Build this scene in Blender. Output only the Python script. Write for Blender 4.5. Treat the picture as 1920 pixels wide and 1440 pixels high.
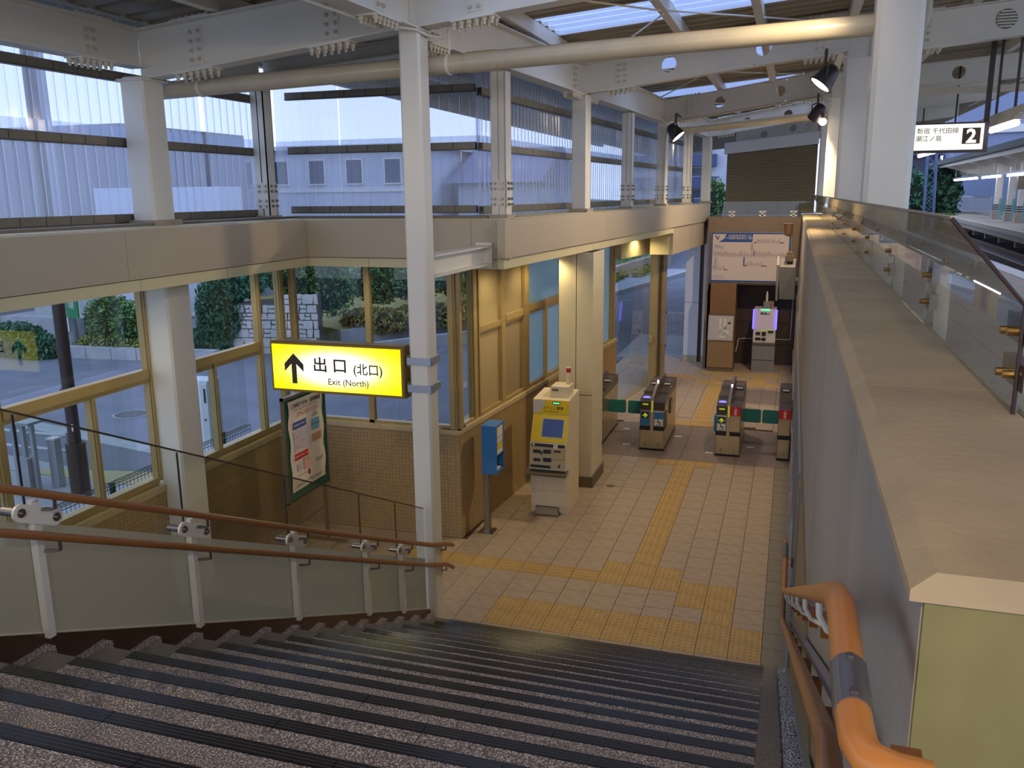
import bpy, math, random
from mathutils import Vector, Matrix
random.seed(7)
D = bpy.data
for o in list(D.objects): D.objects.remove(o)
SC = bpy.context.scene
COL = SC.collection
# ------------------------------------------------------------------ camera
CAM_LOC = Vector((0.0535, -7.4495, 4.1966))
c_r = Vector((0.95203741, 0.30582812, -0.00969209))
c_u = Vector((-0.05685243, 0.20792684, 0.97649077))
c_f = Vector((-0.30065358, 0.92910473, -0.2153412))
cam = D.cameras.new('camera')
cam.sensor_width = 36.0
cam.lens = 36.0 * 1611.3 / 1920.0
cam.clip_start = 0.05
cam.clip_end = 500
cam_o = D.objects.new('camera', cam)
COL.objects.link(cam_o)
m3 = Matrix((c_r, c_u, -c_f)).transposed()
cam_o.matrix_world = Matrix.Translation(CAM_LOC) @ m3.to_4x4()
SC.camera = cam_o
# ------------------------------------------------------------------ world, exposure
SC.view_settings.view_transform = 'Standard'
SC.view_settings.look = 'None'
SC.view_settings.gamma = 1.0
SC.view_settings.use_curve_mapping = False
SC.view_settings.exposure = 0.2
SC.cycles.max_bounces = 10
SC.cycles.diffuse_bounces = 4
SC.cycles.glossy_bounces = 3
SC.cycles.transparent_max_bounces = 16
SC.cycles.sample_clamp_indirect = 6.0
SC.cycles.caustics_reflective = False
SC.cycles.caustics_refractive = False
w = D.worlds.new('dusk_sky')
SC.world = w
w.use_nodes = True
nt = w.node_tree
bg = nt.nodes['Background']
tc = nt.nodes.new('ShaderNodeTexCoord')
sp = nt.nodes.new('ShaderNodeSeparateXYZ')
rp = nt.nodes.new('ShaderNodeValToRGB')
rp.color_ramp.elements[0].position = 0.0
rp.color_ramp.elements[0].color = (0.62, 0.71, 0.93, 1)
rp.color_ramp.elements[1].position = 0.7
rp.color_ramp.elements[1].color = (0.42, 0.56, 0.95, 1)
nt.links.new(tc.outputs['Generated'], sp.inputs[0])
nt.links.new(sp.outputs['Z'], rp.inputs[0])
nt.links.new(rp.outputs[0], bg.inputs[0])
bg.inputs[1].default_value = 1.65
# ------------------------------------------------------------------ helpers
TH = math.atan(0.073)
def lin(c):
    def f(v):
        v /= 255.0
        return v / 12.92 if v <= 0.04045 else ((v + 0.055) / 1.055) ** 2.4
    return tuple(f(v) for v in c)
class MB:
    def __init__(s): s.v = []; s.f = []
    def add(s, vs, fs):
        n = len(s.v); s.v += [tuple(p) for p in vs]; s.f += [tuple(i + n for i in f) for f in fs]; return s
    def box(s, x0, x1, y0, y1, z0, z1):
        return s.add([(x0,y0,z0),(x1,y0,z0),(x1,y1,z0),(x0,y1,z0),(x0,y0,z1),(x1,y0,z1),(x1,y1,z1),(x0,y1,z1)],
                     [(0,3,2,1),(4,5,6,7),(0,1,5,4),(1,2,6,5),(2,3,7,6),(3,0,4,7)])
    def bbox(s, x0, x1, y0, y1, z0, z1, b=0.01):
        # box with chamfered vertical edges and chamfered top
        p = [(x0+b,y0),(x1-b,y0),(x1,y0+b),(x1,y1-b),(x1-b,y1),(x0+b,y1),(x0,y1-b),(x0,y0+b)]
        q = [(x0+2*b,y0+b),(x1-2*b,y0+b),(x1-b,y0+2*b),(x1-b,y1-2*b),(x1-2*b,y1-b),(x0+2*b,y1-b),(x0+b,y1-2*b),(x0+b,y0+2*b)]
        vs = [(a,c,z0) for a,c in p] + [(a,c,z1-b) for a,c in p] + [(a,c,z1) for a,c in q]
        fs = [tuple(range(7,-1,-1)), tuple(range(16,24))]
        for i in range(8):
            j = (i+1) % 8
            fs += [(i,j,8+j,8+i),(8+i,8+j,16+j,16+i)]
        return s.add(vs, fs)
    def hexa(s, p):   # 8 points: bottom 4 ccw, top 4
        return s.add(p, [(0,3,2,1),(4,5,6,7),(0,1,5,4),(1,2,6,5),(2,3,7,6),(3,0,4,7)])
    def prism(s, poly, a0, a1, axis='x'):
        # extrude 2-D polygon; axis x: poly=(y,z); y: (x,z); z: (x,y)
        def m(p, a):
            if axis == 'x': return (a, p[0], p[1])
            if axis == 'y': return (p[0], a, p[1])
            return (p[0], p[1], a)
        n = len(poly)
        vs = [m(p, a0) for p in poly] + [m(p, a1) for p in poly]
        fs = [tuple(range(n)), tuple(range(2*n-1, n-1, -1))]
        for i in range(n):
            j = (i+1) % n
            fs.append((i, n+i, n+j, j))
        return s.add(vs, fs)
    def quad(s, a, b, c, d): return s.add([a,b,c,d], [(0,1,2,3)])
    def cyl(s, p0, p1, r, n=12, r1=None, cap=True):
        p0, p1 = Vector(p0), Vector(p1)
        if r1 is None: r1 = r
        d = (p1-p0).normalized()
        a = d.orthogonal().normalized(); b = d.cross(a)
        vs = []
        for p, rr in ((p0, r), (p1, r1)):
            for i in range(n):
                t = 2*math.pi*i/n
                vs.append(p + rr*(math.cos(t)*a + math.sin(t)*b))
        fs = [(i, (i+1)%n, n+(i+1)%n, n+i) for i in range(n)]
        if cap: fs += [tuple(range(n-1,-1,-1)), tuple(range(n, 2*n))]
        return s.add(vs, fs)
    def tube(s, pts, r, n=10):
        pts = [Vector(p) for p in pts]
        base = len(s.v); rings = []
        up = None
        for i, p in enumerate(pts):
            if i == 0: d = pts[1]-pts[0]
            elif i == len(pts)-1: d = pts[-1]-pts[-2]
            else: d = (pts[i+1]-p).normalized() + (p-pts[i-1]).normalized()
            d.normalize()
            if up is None: up = d.orthogonal().normalized()
            a = (up - d*up.dot(d)).normalized(); up = a
            b = d.cross(a)
            rings.append([p + r*(math.cos(2*math.pi*k/n)*a + math.sin(2*math.pi*k/n)*b) for k in range(n)])
        vs = [q for rg in rings for q in rg]; fs = []
        for i in range(len(pts)-1):
            for k in range(n):
                fs.append((i*n+k, i*n+(k+1)%n, (i+1)*n+(k+1)%n, (i+1)*n+k))
        fs += [tuple(range(n-1,-1,-1)), tuple(range((len(pts)-1)*n, len(pts)*n))]
        return s.add(vs, fs)
    def sphere(s, c, r, nu=10, nv=6, sx=1, sy=1, sz=1):
        vs = [(c[0],c[1],c[2]-r*sz)]
        for j in range(1, nv):
            ph = -math.pi/2 + math.pi*j/nv
            for i in range(nu):
                t = 2*math.pi*i/nu
                vs.append((c[0]+r*sx*math.cos(ph)*math.cos(t), c[1]+r*sy*math.cos(ph)*math.sin(t), c[2]+r*sz*math.sin(ph)))
        vs.append((c[0],c[1],c[2]+r*sz))
        fs = [(0, 1+(i+1)%nu, 1+i) for i in range(nu)]
        for j in range(nv-2):
            for i in range(nu):
                a = 1+j*nu+i; b = 1+j*nu+(i+1)%nu
                fs.append((a, b, b+nu, a+nu))
        L = len(vs)-1; o = 1+(nv-2)*nu
        fs += [(o+i, o+(i+1)%nu, L) for i in range(nu)]
        return s.add(vs, fs)
    def xf(s, M):
        s.v = [tuple(M @ Vector(p)) for p in s.v]; return s
    def mesh(s, name, mat, smooth=False):
        me = D.meshes.new(name)
        me.from_pydata(s.v, [], s.f)
        if mat: me.materials.append(mat)
        me.update()
        if smooth:
            me.shade_smooth()
            try: me.set_sharp_from_angle(angle=math.radians(40))
            except Exception: pass
        return me
def put(o, parent, label=None, cat=None, group=None, kind=None):
    COL.objects.link(o)
    if parent is not None: o.parent = parent
    if label: o['label'] = label
    if cat: o['category'] = cat
    if group: o['group'] = group
    if kind: o['kind'] = kind
    return o
def inv(parent):
    M = Matrix.Identity(4); p = parent; chain = []
    while p is not None: chain.append(p); p = p.parent
    for q in reversed(chain): M = M @ q.matrix_basis
    return M.inverted()
def part(name, mb, mat, parent, label=None, smooth=False, kind=None, local=False):
    """mb is in world coordinates unless local; it becomes a child of parent"""
    if parent is not None and not local: mb.xf(inv(parent))
    return put(D.objects.new(name, mb.mesh(name, mat, smooth)), parent, label, kind=kind)
def thing(name, label, cat, loc=(0,0,0), rz=0.0, group=None):
    o = D.objects.new(name, None); o.empty_display_size = 0.1
    o.location = loc; o.rotation_euler = (0,0,rz)
    return put(o, None, label, cat, group)
def single(name, mb, mat, label, cat, group=None, smooth=False, kind=None):
    return put(D.objects.new(name, mb.mesh(name, mat, smooth)), None, label, cat, group, kind)
def struct(name, loc=(0,0,0), rz=0.0, label=None):
    o = D.objects.new(name, None); o.location = loc; o.rotation_euler = (0,0,rz); o.empty_display_size = 0.1
    return put(o, None, label, None, None, 'structure')
def inst(src, parent, loc=None, M=None):
    """a copy of a part, sharing its mesh"""
    c = src.copy(); COL.objects.link(c); c.parent = parent
    if loc is not None: c.location = loc
    if M is not None: c.matrix_basis = M
    return c
def copy_tree(o, parent=None):
    c = o.copy(); COL.objects.link(c); c.parent = parent
    for ch in list(o.children): copy_tree(ch, c)
    return c
def text(name, s, size, origin, right, up, mat, parent, align='CENTER', bold=0.0, sx=1.0, lift=0.0):
    cu = D.curves.new(name, 'FONT'); cu.body = s; cu.size = size; cu.align_x = align; cu.align_y = 'CENTER'
    cu.offset = bold * size; cu.resolution_u = 2
    o = D.objects.new(name, cu); COL.objects.link(o)
    bpy.context.view_layer.update()
    dg = bpy.context.evaluated_depsgraph_get()
    me = D.meshes.new_from_object(o.evaluated_get(dg))
    COL.objects.unlink(o); D.objects.remove(o); D.curves.remove(cu)
    r = Vector(right).normalized(); u = Vector(up).normalized(); n = r.cross(u)
    M = Matrix((r*sx, u, n)).transposed().to_4x4(); M.translation = Vector(origin) + n*lift
    if parent is not None: M = inv(parent) @ M
    me.transform(M)
    me.name = name; me.materials.clear(); me.materials.append(mat)
    return put(D.objects.new(name, me), parent)
# ------------------------------------------------------------------ materials
def newmat(name):
    m = D.materials.new(name); m.use_nodes = True
    n = m.node_tree; b = n.nodes['Principled BSDF']
    return m, n, b
def mat(name, col, rough=0.5, metal=0.0, var=0.0, scale=8.0, bump=0.0, bscale=None, spec=None, stretch=None, emit=None, estr=0.0, dirt=None):
    m, n, b = newmat(name)
    c = lin(col)
    b.inputs['Base Color'].default_value = (*c, 1)
    b.inputs['Roughness'].default_value = rough
    b.inputs['Metallic'].default_value = metal
    if spec is not None: b.inputs['Specular IOR Level'].default_value = spec
    if emit is not None:
        b.inputs['Emission Color'].default_value = (*lin(emit), 1); b.inputs['Emission Strength'].default_value = estr
    if var or bump:
        t = n.nodes.new('ShaderNodeTexCoord'); src = t.outputs['Object']
        if stretch:
            mp = n.nodes.new('ShaderNodeMapping'); mp.inputs['Scale'].default_value = stretch
            n.links.new(src, mp.inputs[0]); src = mp.outputs[0]
        no = n.nodes.new('ShaderNodeTexNoise'); no.inputs['Scale'].default_value = scale; no.inputs['Detail'].default_value = 6
        n.links.new(src, no.inputs['Vector'])
        if var:
            r = n.nodes.new('ShaderNodeValToRGB')
            r.color_ramp.elements[0].position = 0.3; r.color_ramp.elements[1].position = 0.7
            d = lin(dirt) if dirt else tuple(v*(1-var) for v in c)
            r.color_ramp.elements[0].color = (*d, 1)
            r.color_ramp.elements[1].color = (*[min(1, v*(1+var)) for v in c], 1)
            n.links.new(no.outputs['Fac'], r.inputs[0]); n.links.new(r.outputs[0], b.inputs['Base Color'])
        if bump:
            if bscale:
                no = n.nodes.new('ShaderNodeTexNoise'); no.inputs['Scale'].default_value = bscale
                n.links.new(src, no.inputs['Vector'])
            bp = n.nodes.new('ShaderNodeBump'); bp.inputs['Strength'].default_value = bump; bp.inputs['Distance'].default_value = 0.01
            n.links.new(no.outputs['Fac'], bp.inputs['Height']); n.links.new(bp.outputs[0], b.inputs['Normal'])
    return m
def emat(name, col, strength):
    m = D.materials.new(name); m.use_nodes = True; n = m.node_tree; n.nodes.clear()
    e = n.nodes.new('ShaderNodeEmission'); e.inputs[0].default_value = (*lin(col), 1); e.inputs[1].default_value = strength
    o = n.nodes.new('ShaderNodeOutputMaterial'); n.links.new(e.outputs[0], o.inputs[0])
    return m
def glassmat(name, tint=(240,248,248), refl=1.0, rough=0.0, haze=0.0, hazecol=(200,210,200), trans=0.0):
    """thin pane: clear transmission + fresnel mirror, optional milky film"""
    m = D.materials.new(name); m.use_nodes = True; n = m.node_tree; n.nodes.clear()
    o = n.nodes.new('ShaderNodeOutputMaterial')
    t = n.nodes.new('ShaderNodeBsdfTransparent'); t.inputs[0].default_value = (*lin(tint), 1)
    g = n.nodes.new('ShaderNodeBsdfGlossy'); g.inputs['Roughness'].default_value = rough
    fr = n.nodes.new('ShaderNodeLayerWeight'); fr.inputs[0].default_value = 0.5
    pw = n.nodes.new('ShaderNodeMath'); pw.operation = 'POWER'; pw.inputs[1].default_value = 5.0
    n.links.new(fr.outputs['Facing'], pw.inputs[0])
    mu = n.nodes.new('ShaderNodeMath'); mu.operation = 'MULTIPLY_ADD'; mu.inputs[1].default_value = 0.8*refl; mu.inputs[2].default_value = 0.04*refl
    n.links.new(pw.outputs[0], mu.inputs[0])
    body = t.outputs[0]
    if haze > 0:
        df = n.nodes.new('ShaderNodeBsdfDiffuse'); df.inputs[0].default_value = (*lin(hazecol), 1)
        tl = n.nodes.new('ShaderNodeBsdfTranslucent'); tl.inputs[0].default_value = (*lin(hazecol), 1)
        m1 = n.nodes.new('ShaderNodeMixShader'); m1.inputs[0].default_value = trans
        n.links.new(df.outputs[0], m1.inputs[1]); n.links.new(tl.outputs[0], m1.inputs[2])
        m2 = n.nodes.new('ShaderNodeMixShader'); m2.inputs[0].default_value = haze
        n.links.new(body, m2.inputs[1]); n.links.new(m1.outputs[0], m2.inputs[2]); body = m2.outputs[0]
    mx = n.nodes.new('ShaderNodeMixShader')
    n.links.new(mu.outputs[0], mx.inputs[0]); n.links.new(body, mx.inputs[1]); n.links.new(g.outputs[0], mx.inputs[2])
    n.links.new(mx.outputs[0], o.inputs[0])
    return m
def granite(name, base, dark, light, scale=220, rough=0.45, lo=0.42, hi=0.62):
    m, n, b = newmat(name); b.inputs['Roughness'].default_value = rough
    t = n.nodes.new('ShaderNodeTexCoord')
    v = n.nodes.new('ShaderNodeTexNoise'); v.inputs['Scale'].default_value = scale; v.inputs['Detail'].default_value = 2
    r = n.nodes.new('ShaderNodeValToRGB'); cr = r.color_ramp
    cr.elements[0].position = lo-0.06; cr.elements[0].color = (*lin(dark), 1)
    cr.elements[1].position = hi; cr.elements[1].color = (*lin(light), 1)
    e = cr.elements.new(lo+0.02); e.color = (*lin(base), 1)
    e = cr.elements.new(hi-0.05); e.color = (*lin(base), 1)
    n.links.new(t.outputs['Object'], v.inputs['Vector']); n.links.new(v.outputs['Fac'], r.inputs[0])
    n.links.new(r.outputs[0], b.inputs['Base Color'])
    return m
def mosaic(name, col, grout, size=0.047):
    m, n, b = newmat(name); b.inputs['Roughness'].default_value = 0.45
    t = n.nodes.new('ShaderNodeTexCoord'); s = n.nodes.new('ShaderNodeSeparateXYZ'); a = n.nodes.new('ShaderNodeMath')
    c = n.nodes.new('ShaderNodeCombineXYZ'); k = n.nodes.new('ShaderNodeTexBrick')
    n.links.new(t.outputs['Object'], s.inputs[0]); n.links.new(s.outputs[0], a.inputs[0]); n.links.new(s.outputs[1], a.inputs[1])
    n.links.new(a.outputs[0], c.inputs[0]); n.links.new(s.outputs[2], c.inputs[1]); n.links.new(c.outputs[0], k.inputs['Vector'])
    k.offset = 0.0; k.inputs['Scale'].default_value = 1.0
    k.inputs['Brick Width'].default_value = size; k.inputs['Row Height'].default_value = size
    k.inputs['Mortar Size'].default_value = 0.0022; k.inputs['Mortar Smooth'].default_value = 0.2
    cl = lin(col)
    k.inputs['Color1'].default_value = (*cl, 1); k.inputs['Color2'].default_value = (*[v*0.86 for v in cl], 1)
    k.inputs['Mortar'].default_value = (*lin(grout), 1)
    n.links.new(k.outputs['Color'], b.inputs['Base Color'])
    bp = n.nodes.new('ShaderNodeBump'); bp.invert = True; bp.inputs['Strength'].default_value = 0.4; bp.inputs['Distance'].default_value = 0.003
    n.links.new(k.outputs['Fac'], bp.inputs['Height']); n.links.new(bp.outputs[0], b.inputs['Normal'])
    return m
M = {}
M['tile'] = mat('floor_tile', (170,150,126), 0.42, var=0.10, scale=3.0, bump=0.05, bscale=60)
M['tile_grey'] = mat('floor_tile_grey', (132,122,106), 0.42, var=0.10, scale=4.0)
M['slab'] = mat('gate_mat', (128,112,104), 0.55, var=0.14, scale=9.0, bump=0.1, bscale=150)
M['grout'] = mat('grout', (52,42,36), 0.8)
M['tactile'] = mat('tactile_yellow', (184,150,88), 0.45, var=0.12, scale=5.0)
M['granite'] = granite('stair_granite', (134,122,112), (84,72,64), (226,216,206), 150, lo=0.44, hi=0.60)
M['granite_edge'] = granite('stair_border_granite', (112,104,92), (88,80,70), (146,136,122), 260)
M['granite_bw'] = granite('gutter_granite', (132,134,140), (38,40,46), (220,222,228), 150, lo=0.47, hi=0.56)
M['rubber'] = mat('rubber_nosing', (30,27,30), 0.26, var=0.2, scale=30, spec=0.6)
M['brass'] = mat('nosing_line', (92,84,62), 0.4)
M['stainless'] = mat('stainless', (150,140,126), 0.3, metal=0.9, var=0.06, scale=3, stretch=(1,1,30))
M['stringer'] = mat('stringer_plate', (118,96,78), 0.32, metal=0.85, var=0.08, scale=2)
M['white_steel'] = mat('cream_painted_steel', (224,219,204), 0.38, var=0.03, scale=2)
M['bolt'] = mat('painted_bolt', (206,196,170), 0.4)
M['bolt_metal'] = mat('steel_bolt', (150,140,130), 0.25, metal=0.9)
M['brass_bolt'] = mat('brass_bolt', (176,140,84), 0.3, metal=0.8)
M['girt'] = mat('bronze_girt', (112,106,92), 0.4, metal=0.4, var=0.06)
M['bronze'] = mat('bronze_aluminium', (176,154,104), 0.38, metal=0.2, var=0.05, scale=3)
M['bronze_dark'] = mat('dark_bronze', (84,74,58), 0.4, metal=0.5)
M['fascia'] = mat('fascia_panel', (184,170,146), 0.5, var=0.03, scale=1.5)
M['soffit'] = mat('soffit_panel', (214,202,160), 0.55)
M['mosaic'] = mosaic('mosaic_tile', (176,150,106), (120,100,70))
M['sill'] = mat('sill_tile', (190,172,132), 0.5, var=0.06)
M['beige_panel'] = mat('beige_panel', (172,154,116), 0.5)
M['grey_panel'] = mat('taupe_panel', (150,134,106), 0.5)
M['pillar'] = mat('pillar_panel', (216,208,180), 0.42, var=0.03)
M['pillar_base'] = mat('pillar_skirting', (112,98,76), 0.5)
M['concrete'] = mat('grey_concrete', (166,155,138), 0.75, var=0.10, scale=3, stretch=(1,1,0.12), bump=0.15, bscale=40)
M['concrete_end'] = mat('stained_concrete', (142,132,84), 0.8, var=0.16, scale=3, stretch=(1,1,0.4), dirt=(118,108,60))
M['concrete_far'] = mat('brown_concrete', (132,114,96), 0.8, var=0.08, scale=2)
M['coping'] = mat('coping_stone', (186,160,120), 0.7, var=0.12, scale=4, bump=0.2, bscale=30)
M['wall_lower'] = mat('lower_wall_panel', (140,124,88), 0.45, var=0.04)
M['orange'] = mat('handrail_orange', (198,126,58), 0.32, var=0.04)
M['brown_rail'] = mat('handrail_brown', (150,96,50), 0.3, var=0.05)
M['brown_block'] = mat('bracket_brown', (126,76,34), 0.45)
M['sleeve'] = mat('grey_sleeve', (120,116,118), 0.3, metal=0.6)
M['pipe'] = mat('drain_pipe', (192,180,152), 0.32, var=0.08, scale=3)
M['black'] = mat('black_plastic', (34,32,34), 0.4)
M['lampblack'] = mat('lamp_housing', (52,44,40), 0.4)
M['white'] = mat('white_paint', (222,220,214), 0.45)
M['ink'] = mat('dark_ink', (60,44,24), 0.6)
M['inkblack'] = mat('black_ink', (44,40,42), 0.6)
M['deck'] = mat('roof_deck', (164,150,122), 0.5, var=0.06, scale=2)
M['skylight'] = glassmat('roof_skylight', (225,235,250), 0.5, 0.15, haze=0.55, hazecol=(225,232,245), trans=0.85)
M['poly'] = glassmat('polycarbonate', (232,240,252), 1.1, 0.12, haze=0.34, hazecol=(232,238,250), trans=0.85)
M['glass'] = glassmat('window_glass', (244,248,247), 1.0)
M['rail_glass'] = glassmat('railing_glass', (246,247,243), 1.0)
M['frost'] = glassmat('frosted_film', (200,205,190), 0.5, 0.2, haze=0.72, hazecol=(178,172,154), trans=0.5)
M['frost_win'] = glassmat('frosted_window', (200,220,225), 0.5, 0.15, haze=0.8, hazecol=(196,214,214), trans=0.75)
M['green_board'] = mat('green_felt', (28,92,66), 0.8)
M['paper'] = mat('poster_paper', (236,224,208), 0.6)
M['blue'] = mat('blue_metal', (56,122,182), 0.4)
M['yellow'] = mat('machine_yellow', (240,206,30), 0.42)
M['cream'] = mat('machine_cream', (218,206,178), 0.42, var=0.03)
M['screen'] = mat('machine_screen', (64,80,124), 0.25, emit=(60,76,120), estr=0.25)
M['teal'] = mat('teal_flap', (50,132,124), 0.5)
M['gate_steel'] = mat('gate_steel', (198,184,152), 0.32, metal=0.7, var=0.05, scale=2)
M['gate_top'] = mat('gate_top_black', (70,62,58), 0.3)
M['red'] = mat('red_panel', (196,36,44), 0.45)
M['asphalt'] = mat('asphalt', (112,114,122), 0.85, var=0.12, scale=1.2, bump=0.2, bscale=120)
M['pavement'] = mat('pavement', (158,160,164), 0.8, var=0.08, scale=3)
M['kerb'] = mat('kerb_stone', (168,170,172), 0.8, var=0.12, scale=4)
M['leaf'] = mat('hedge_leaf', (92,132,62), 0.55, var=0.45, scale=2.5)
M['leaf_dark'] = mat('juniper_leaf', (58,108,76), 0.6, var=0.4, scale=3)
M['leaf_yel'] = mat('yellowish_leaf', (136,142,66), 0.6, var=0.4, scale=2)
M['grass'] = mat('dry_grass', (150,136,72), 0.7, var=0.4, scale=3)
M['stonelight'] = mat('pale_stone', (196,192,186), 0.8, var=0.14, scale=3, bump=0.3, bscale=20)
M['stonejoint'] = mat('stone_joint', (96,86,78), 0.9)
M['pole_dark'] = mat('dark_brown_pole', (50,38,36), 0.45)
M['pole_grey'] = mat('concrete_pole', (158,160,166), 0.7, var=0.06)
M['galv'] = mat('galvanised', (176,180,188), 0.35, metal=0.6)
M['house'] = mat('pale_render', (196,200,212), 0.85, var=0.04)
M['house2'] = mat('grey_render', (116,116,122), 0.85, var=0.05)
M['darkwin'] = mat('dark_window', (64,76,98), 0.2)
M['rooftile'] = mat('purple_roof', (120,112,136), 0.7, var=0.1)
M['blue_wall'] = mat('blue_grey_cladding', (134,146,176), 0.7, var=0.05)
M['ballast'] = mat('track_ballast', (84,78,76), 0.9, var=0.3, scale=25, bump=0.6, bscale=30)
M['rail_steel'] = mat('rail_steel', (120,92,74), 0.5, metal=0.4)
M['plat'] = mat('platform_paving', (176,166,150), 0.7, var=0.06)
M['louver'] = mat('louver_brown', (142,122,84), 0.5)
M['meshfence'] = mat('dark_green_mesh', (36,52,50), 0.5)
M['tube'] = emat('fluorescent', (236,232,255), 9.0)
M['lampglow'] = emat('lamp_glow', (255,232,206), 14.0)
M['bluelight'] = emat('blue_light', (80,70,255), 5.0)
M['greenled'] = emat('green_led', (80,230,140), 2.2)
M['yelled'] = emat('yellow_led', (190,190,50), 0.6)
M['purpled'] = emat('purple_led', (130,120,235), 1.6)
# ================================================================== FLOOR
floor = struct('floor')
part('floor_base', MB().box(-6.0, 0.24, -0.9, 5.96, -0.12, -0.012).box(-4.0, 0.24, 5.96, 14.9, -0.12, -0.012), M['grout'], floor)
tile0 = MB().box(0, 1, 0, 1, -0.02, 0).mesh('floor_tile', M['tile'])
tileg = MB().box(0, 1, 0, 1, -0.02, 0).mesh('floor_tile', M['tile_grey'])
def put_tile(x0, x1, y0, y1, me=None):
    o = D.objects.new('floor_tile', me or tile0); o.location = (x0+0.003, y0+0.003, random.uniform(-0.0006, 0.0004)); o.scale = (x1-x0-0.006, y1-y0-0.006, 1)
    return put(o, floor)
TACT = [(-2.7,0,0,0.6),(-1.8,-0.9,1.22,1.82),(-0.9,-0.3,0.9,1.5),(-0.6,-0.3,0.6,0.9),(-1.5,-1.2,1.82,5.65),(-1.8,-0.9,5.65,5.96),(-4.2,-1.8,1.22,1.52)]
def cut_spans(x, y0, y1):
    sp = [(y0, y1)]
    for a, b, c, d in TACT:
        if a-1e-3 <= x <= b+1e-3:
            ns = []
            for s, e in sp:
                if d <= s or c >= e: ns.append((s, e)); continue
                if c > s: ns.append((s, c))
                if d < e: ns.append((d, e))
            sp = ns
    return sp
for k in range(20):
    x1 = -0.3*k; x0 = x1-0.3
    if x0 < -5.95: x0 = -5.95
    ymax = 5.96 if k < 12 else 1.95
    off = [0.12, 0.27, 0.05, 0.2][k % 4] + 0.02*(k % 3)
    for s, e in cut_spans((x0+x1)/2, -0.32, ymax):
        js = [s]; y = off - 0.6
        while y < e:
            if s+0.05 < y < e-0.05: js.append(y)
            y += 0.3
        if s < 4.43 < e: js = [j for j in js if abs(j-4.43) > 0.06] + [4.43]; js.sort()
        js.append(e)
        for a, b in zip(js[:-1], js[1:]): put_tile(x0, x1, a, b)
y = -0.32
while y < 5.9:
    put_tile(0, 0.22, y, min(y+0.3, 5.96), tileg); y += 0.3
# far tiles past the gates: too small to pick apart
fm = MB(); sm = MB()
random.seed(3)
for k in range(14):
    x1 = 0.22-0.3*k; x0 = x1-0.3
    yy = 8.1 + 0.1*(k % 3)
    sm_y = 5.96
    while yy < 14.85:
        tactile = (-1.85 < (x0+x1)/2 < -1.0 and yy < 8.5) or (-1.55 < (x0+x1)/2 < -1.2 and yy < 12.9)
        fm.box(x0+0.003, x1-0.003, yy+0.003, yy+0.297, -0.02, -0.001 if not tactile else -0.006); yy += 0.3
part('far_floor_tiles', fm, M['tile'], floor, kind='stuff')
for k in range(5):
    x1 = 0.22-0.85*k
    for j in range(3):
        sm.box(x1-0.845, x1, 5.965+0.71*j, 5.965+0.71*j+0.705, -0.02, 0.0)
part('gate_floor_slabs', sm, M['slab'], floor, kind='stuff')
# tactile paving
def dot_mesh():
    b = MB().box(0.003, 0.297, 0.003, 0.297, -0.02, 0.001)
    for i in range(5):
        for j in range(5):
            cx, cy = 0.036+0.057*i, 0.036+0.057*j
            vs = []; n = 6
            for r, z in ((0.0165, 0.001), (0.010, 0.0065)):
                vs += [(cx+r*math.cos(2*math.pi*t/n), cy+r*math.sin(2*math.pi*t/n), z) for t in range(n)]
            b.add(vs, [(t, (t+1)%n, n+(t+1)%n, n+t) for t in range(n)] + [tuple(range(n, 2*n))])
    return b.mesh('tactile_tile', M['tactile'])
def bar_mesh(along_y):
    b = MB().box(0.003, 0.297, 0.003, 0.297, -0.02, 0.001)
    for i in range(4):
        c = 0.0375+0.075*i
        if along_y: b.hexa([(c-0.017,0.012,0.001),(c+0.017,0.012,0.001),(c+0.017,0.288,0.001),(c-0.017,0.288,0.001),(c-0.011,0.017,0.007),(c+0.011,0.017,0.007),(c+0.011,0.283,0.007),(c-0.011,0.283,0.007)])
        else: b.hexa([(0.012,c-0.017,0.001),(0.288,c-0.017,0.001),(0.288,c+0.017,0.001),(0.012,c+0.017,0.001),(0.017,c-0.011,0.007),(0.283,c-0.011,0.007),(0.283,c+0.011,0.007),(0.017,c+0.011,0.007)])
    return b.mesh('guide_tile', M['tactile'])
dotm, bary, barx = dot_mesh(), bar_mesh(True), bar_mesh(False)
def tact(me, x, y):
    o = D.objects.new(me.name.split('.')[0], me); o.location = (x, y, 0.0); put(o, floor)
for i in range(9):
    for j in range(2): tact(dotm, -2.7+0.3*i, 0.3*j)
for i in range(3):
    for j in range(2): tact(dotm, -1.8+0.3*i, 1.22+0.3*j)
    tact(dotm, -1.8+0.3*i, 5.655)
for i in range(2):
    for j in range(2): tact(dotm, -0.9+0.3*i, 0.9+0.3*j)
tact(bary, -0.6, 0.6)
for i in range(8): tact(barx, -4.2+0.3*i, 1.22)
y = 1.82
while y < 5.5: tact(bary, -1.5, y); y += 0.295
for i in range(3): tact(dotm, -1.83+0.3*i, 8.12)
y = 8.42
while y < 11.7: tact(bary, -1.53, y); y += 0.3
for i in range(5): tact(dotm, -1.83+0.3*i, 11.85)
for i in range(4): tact(dotm, -0.63-0.3*i if i < 3 else -0.33, 12.15 if i < 3 else 11.85)
for i in range(6): tact(dotm, -1.83+0.3*i, 12.95)
tact(bary, -1.53, 12.45); tact(bary, -0.63, 12.45)
for i in range(4): tact(barx, -2.13-0.3*i, 12.35)
for i in range(13): tact(bary, -3.2+0.02*i, 9.2+0.3*i)
part('floor_drain_cap', MB().cyl((-2.28,4.42,-0.01),(-2.28,4.42,0.004),0.06,16), M['stainless'], floor)
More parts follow.
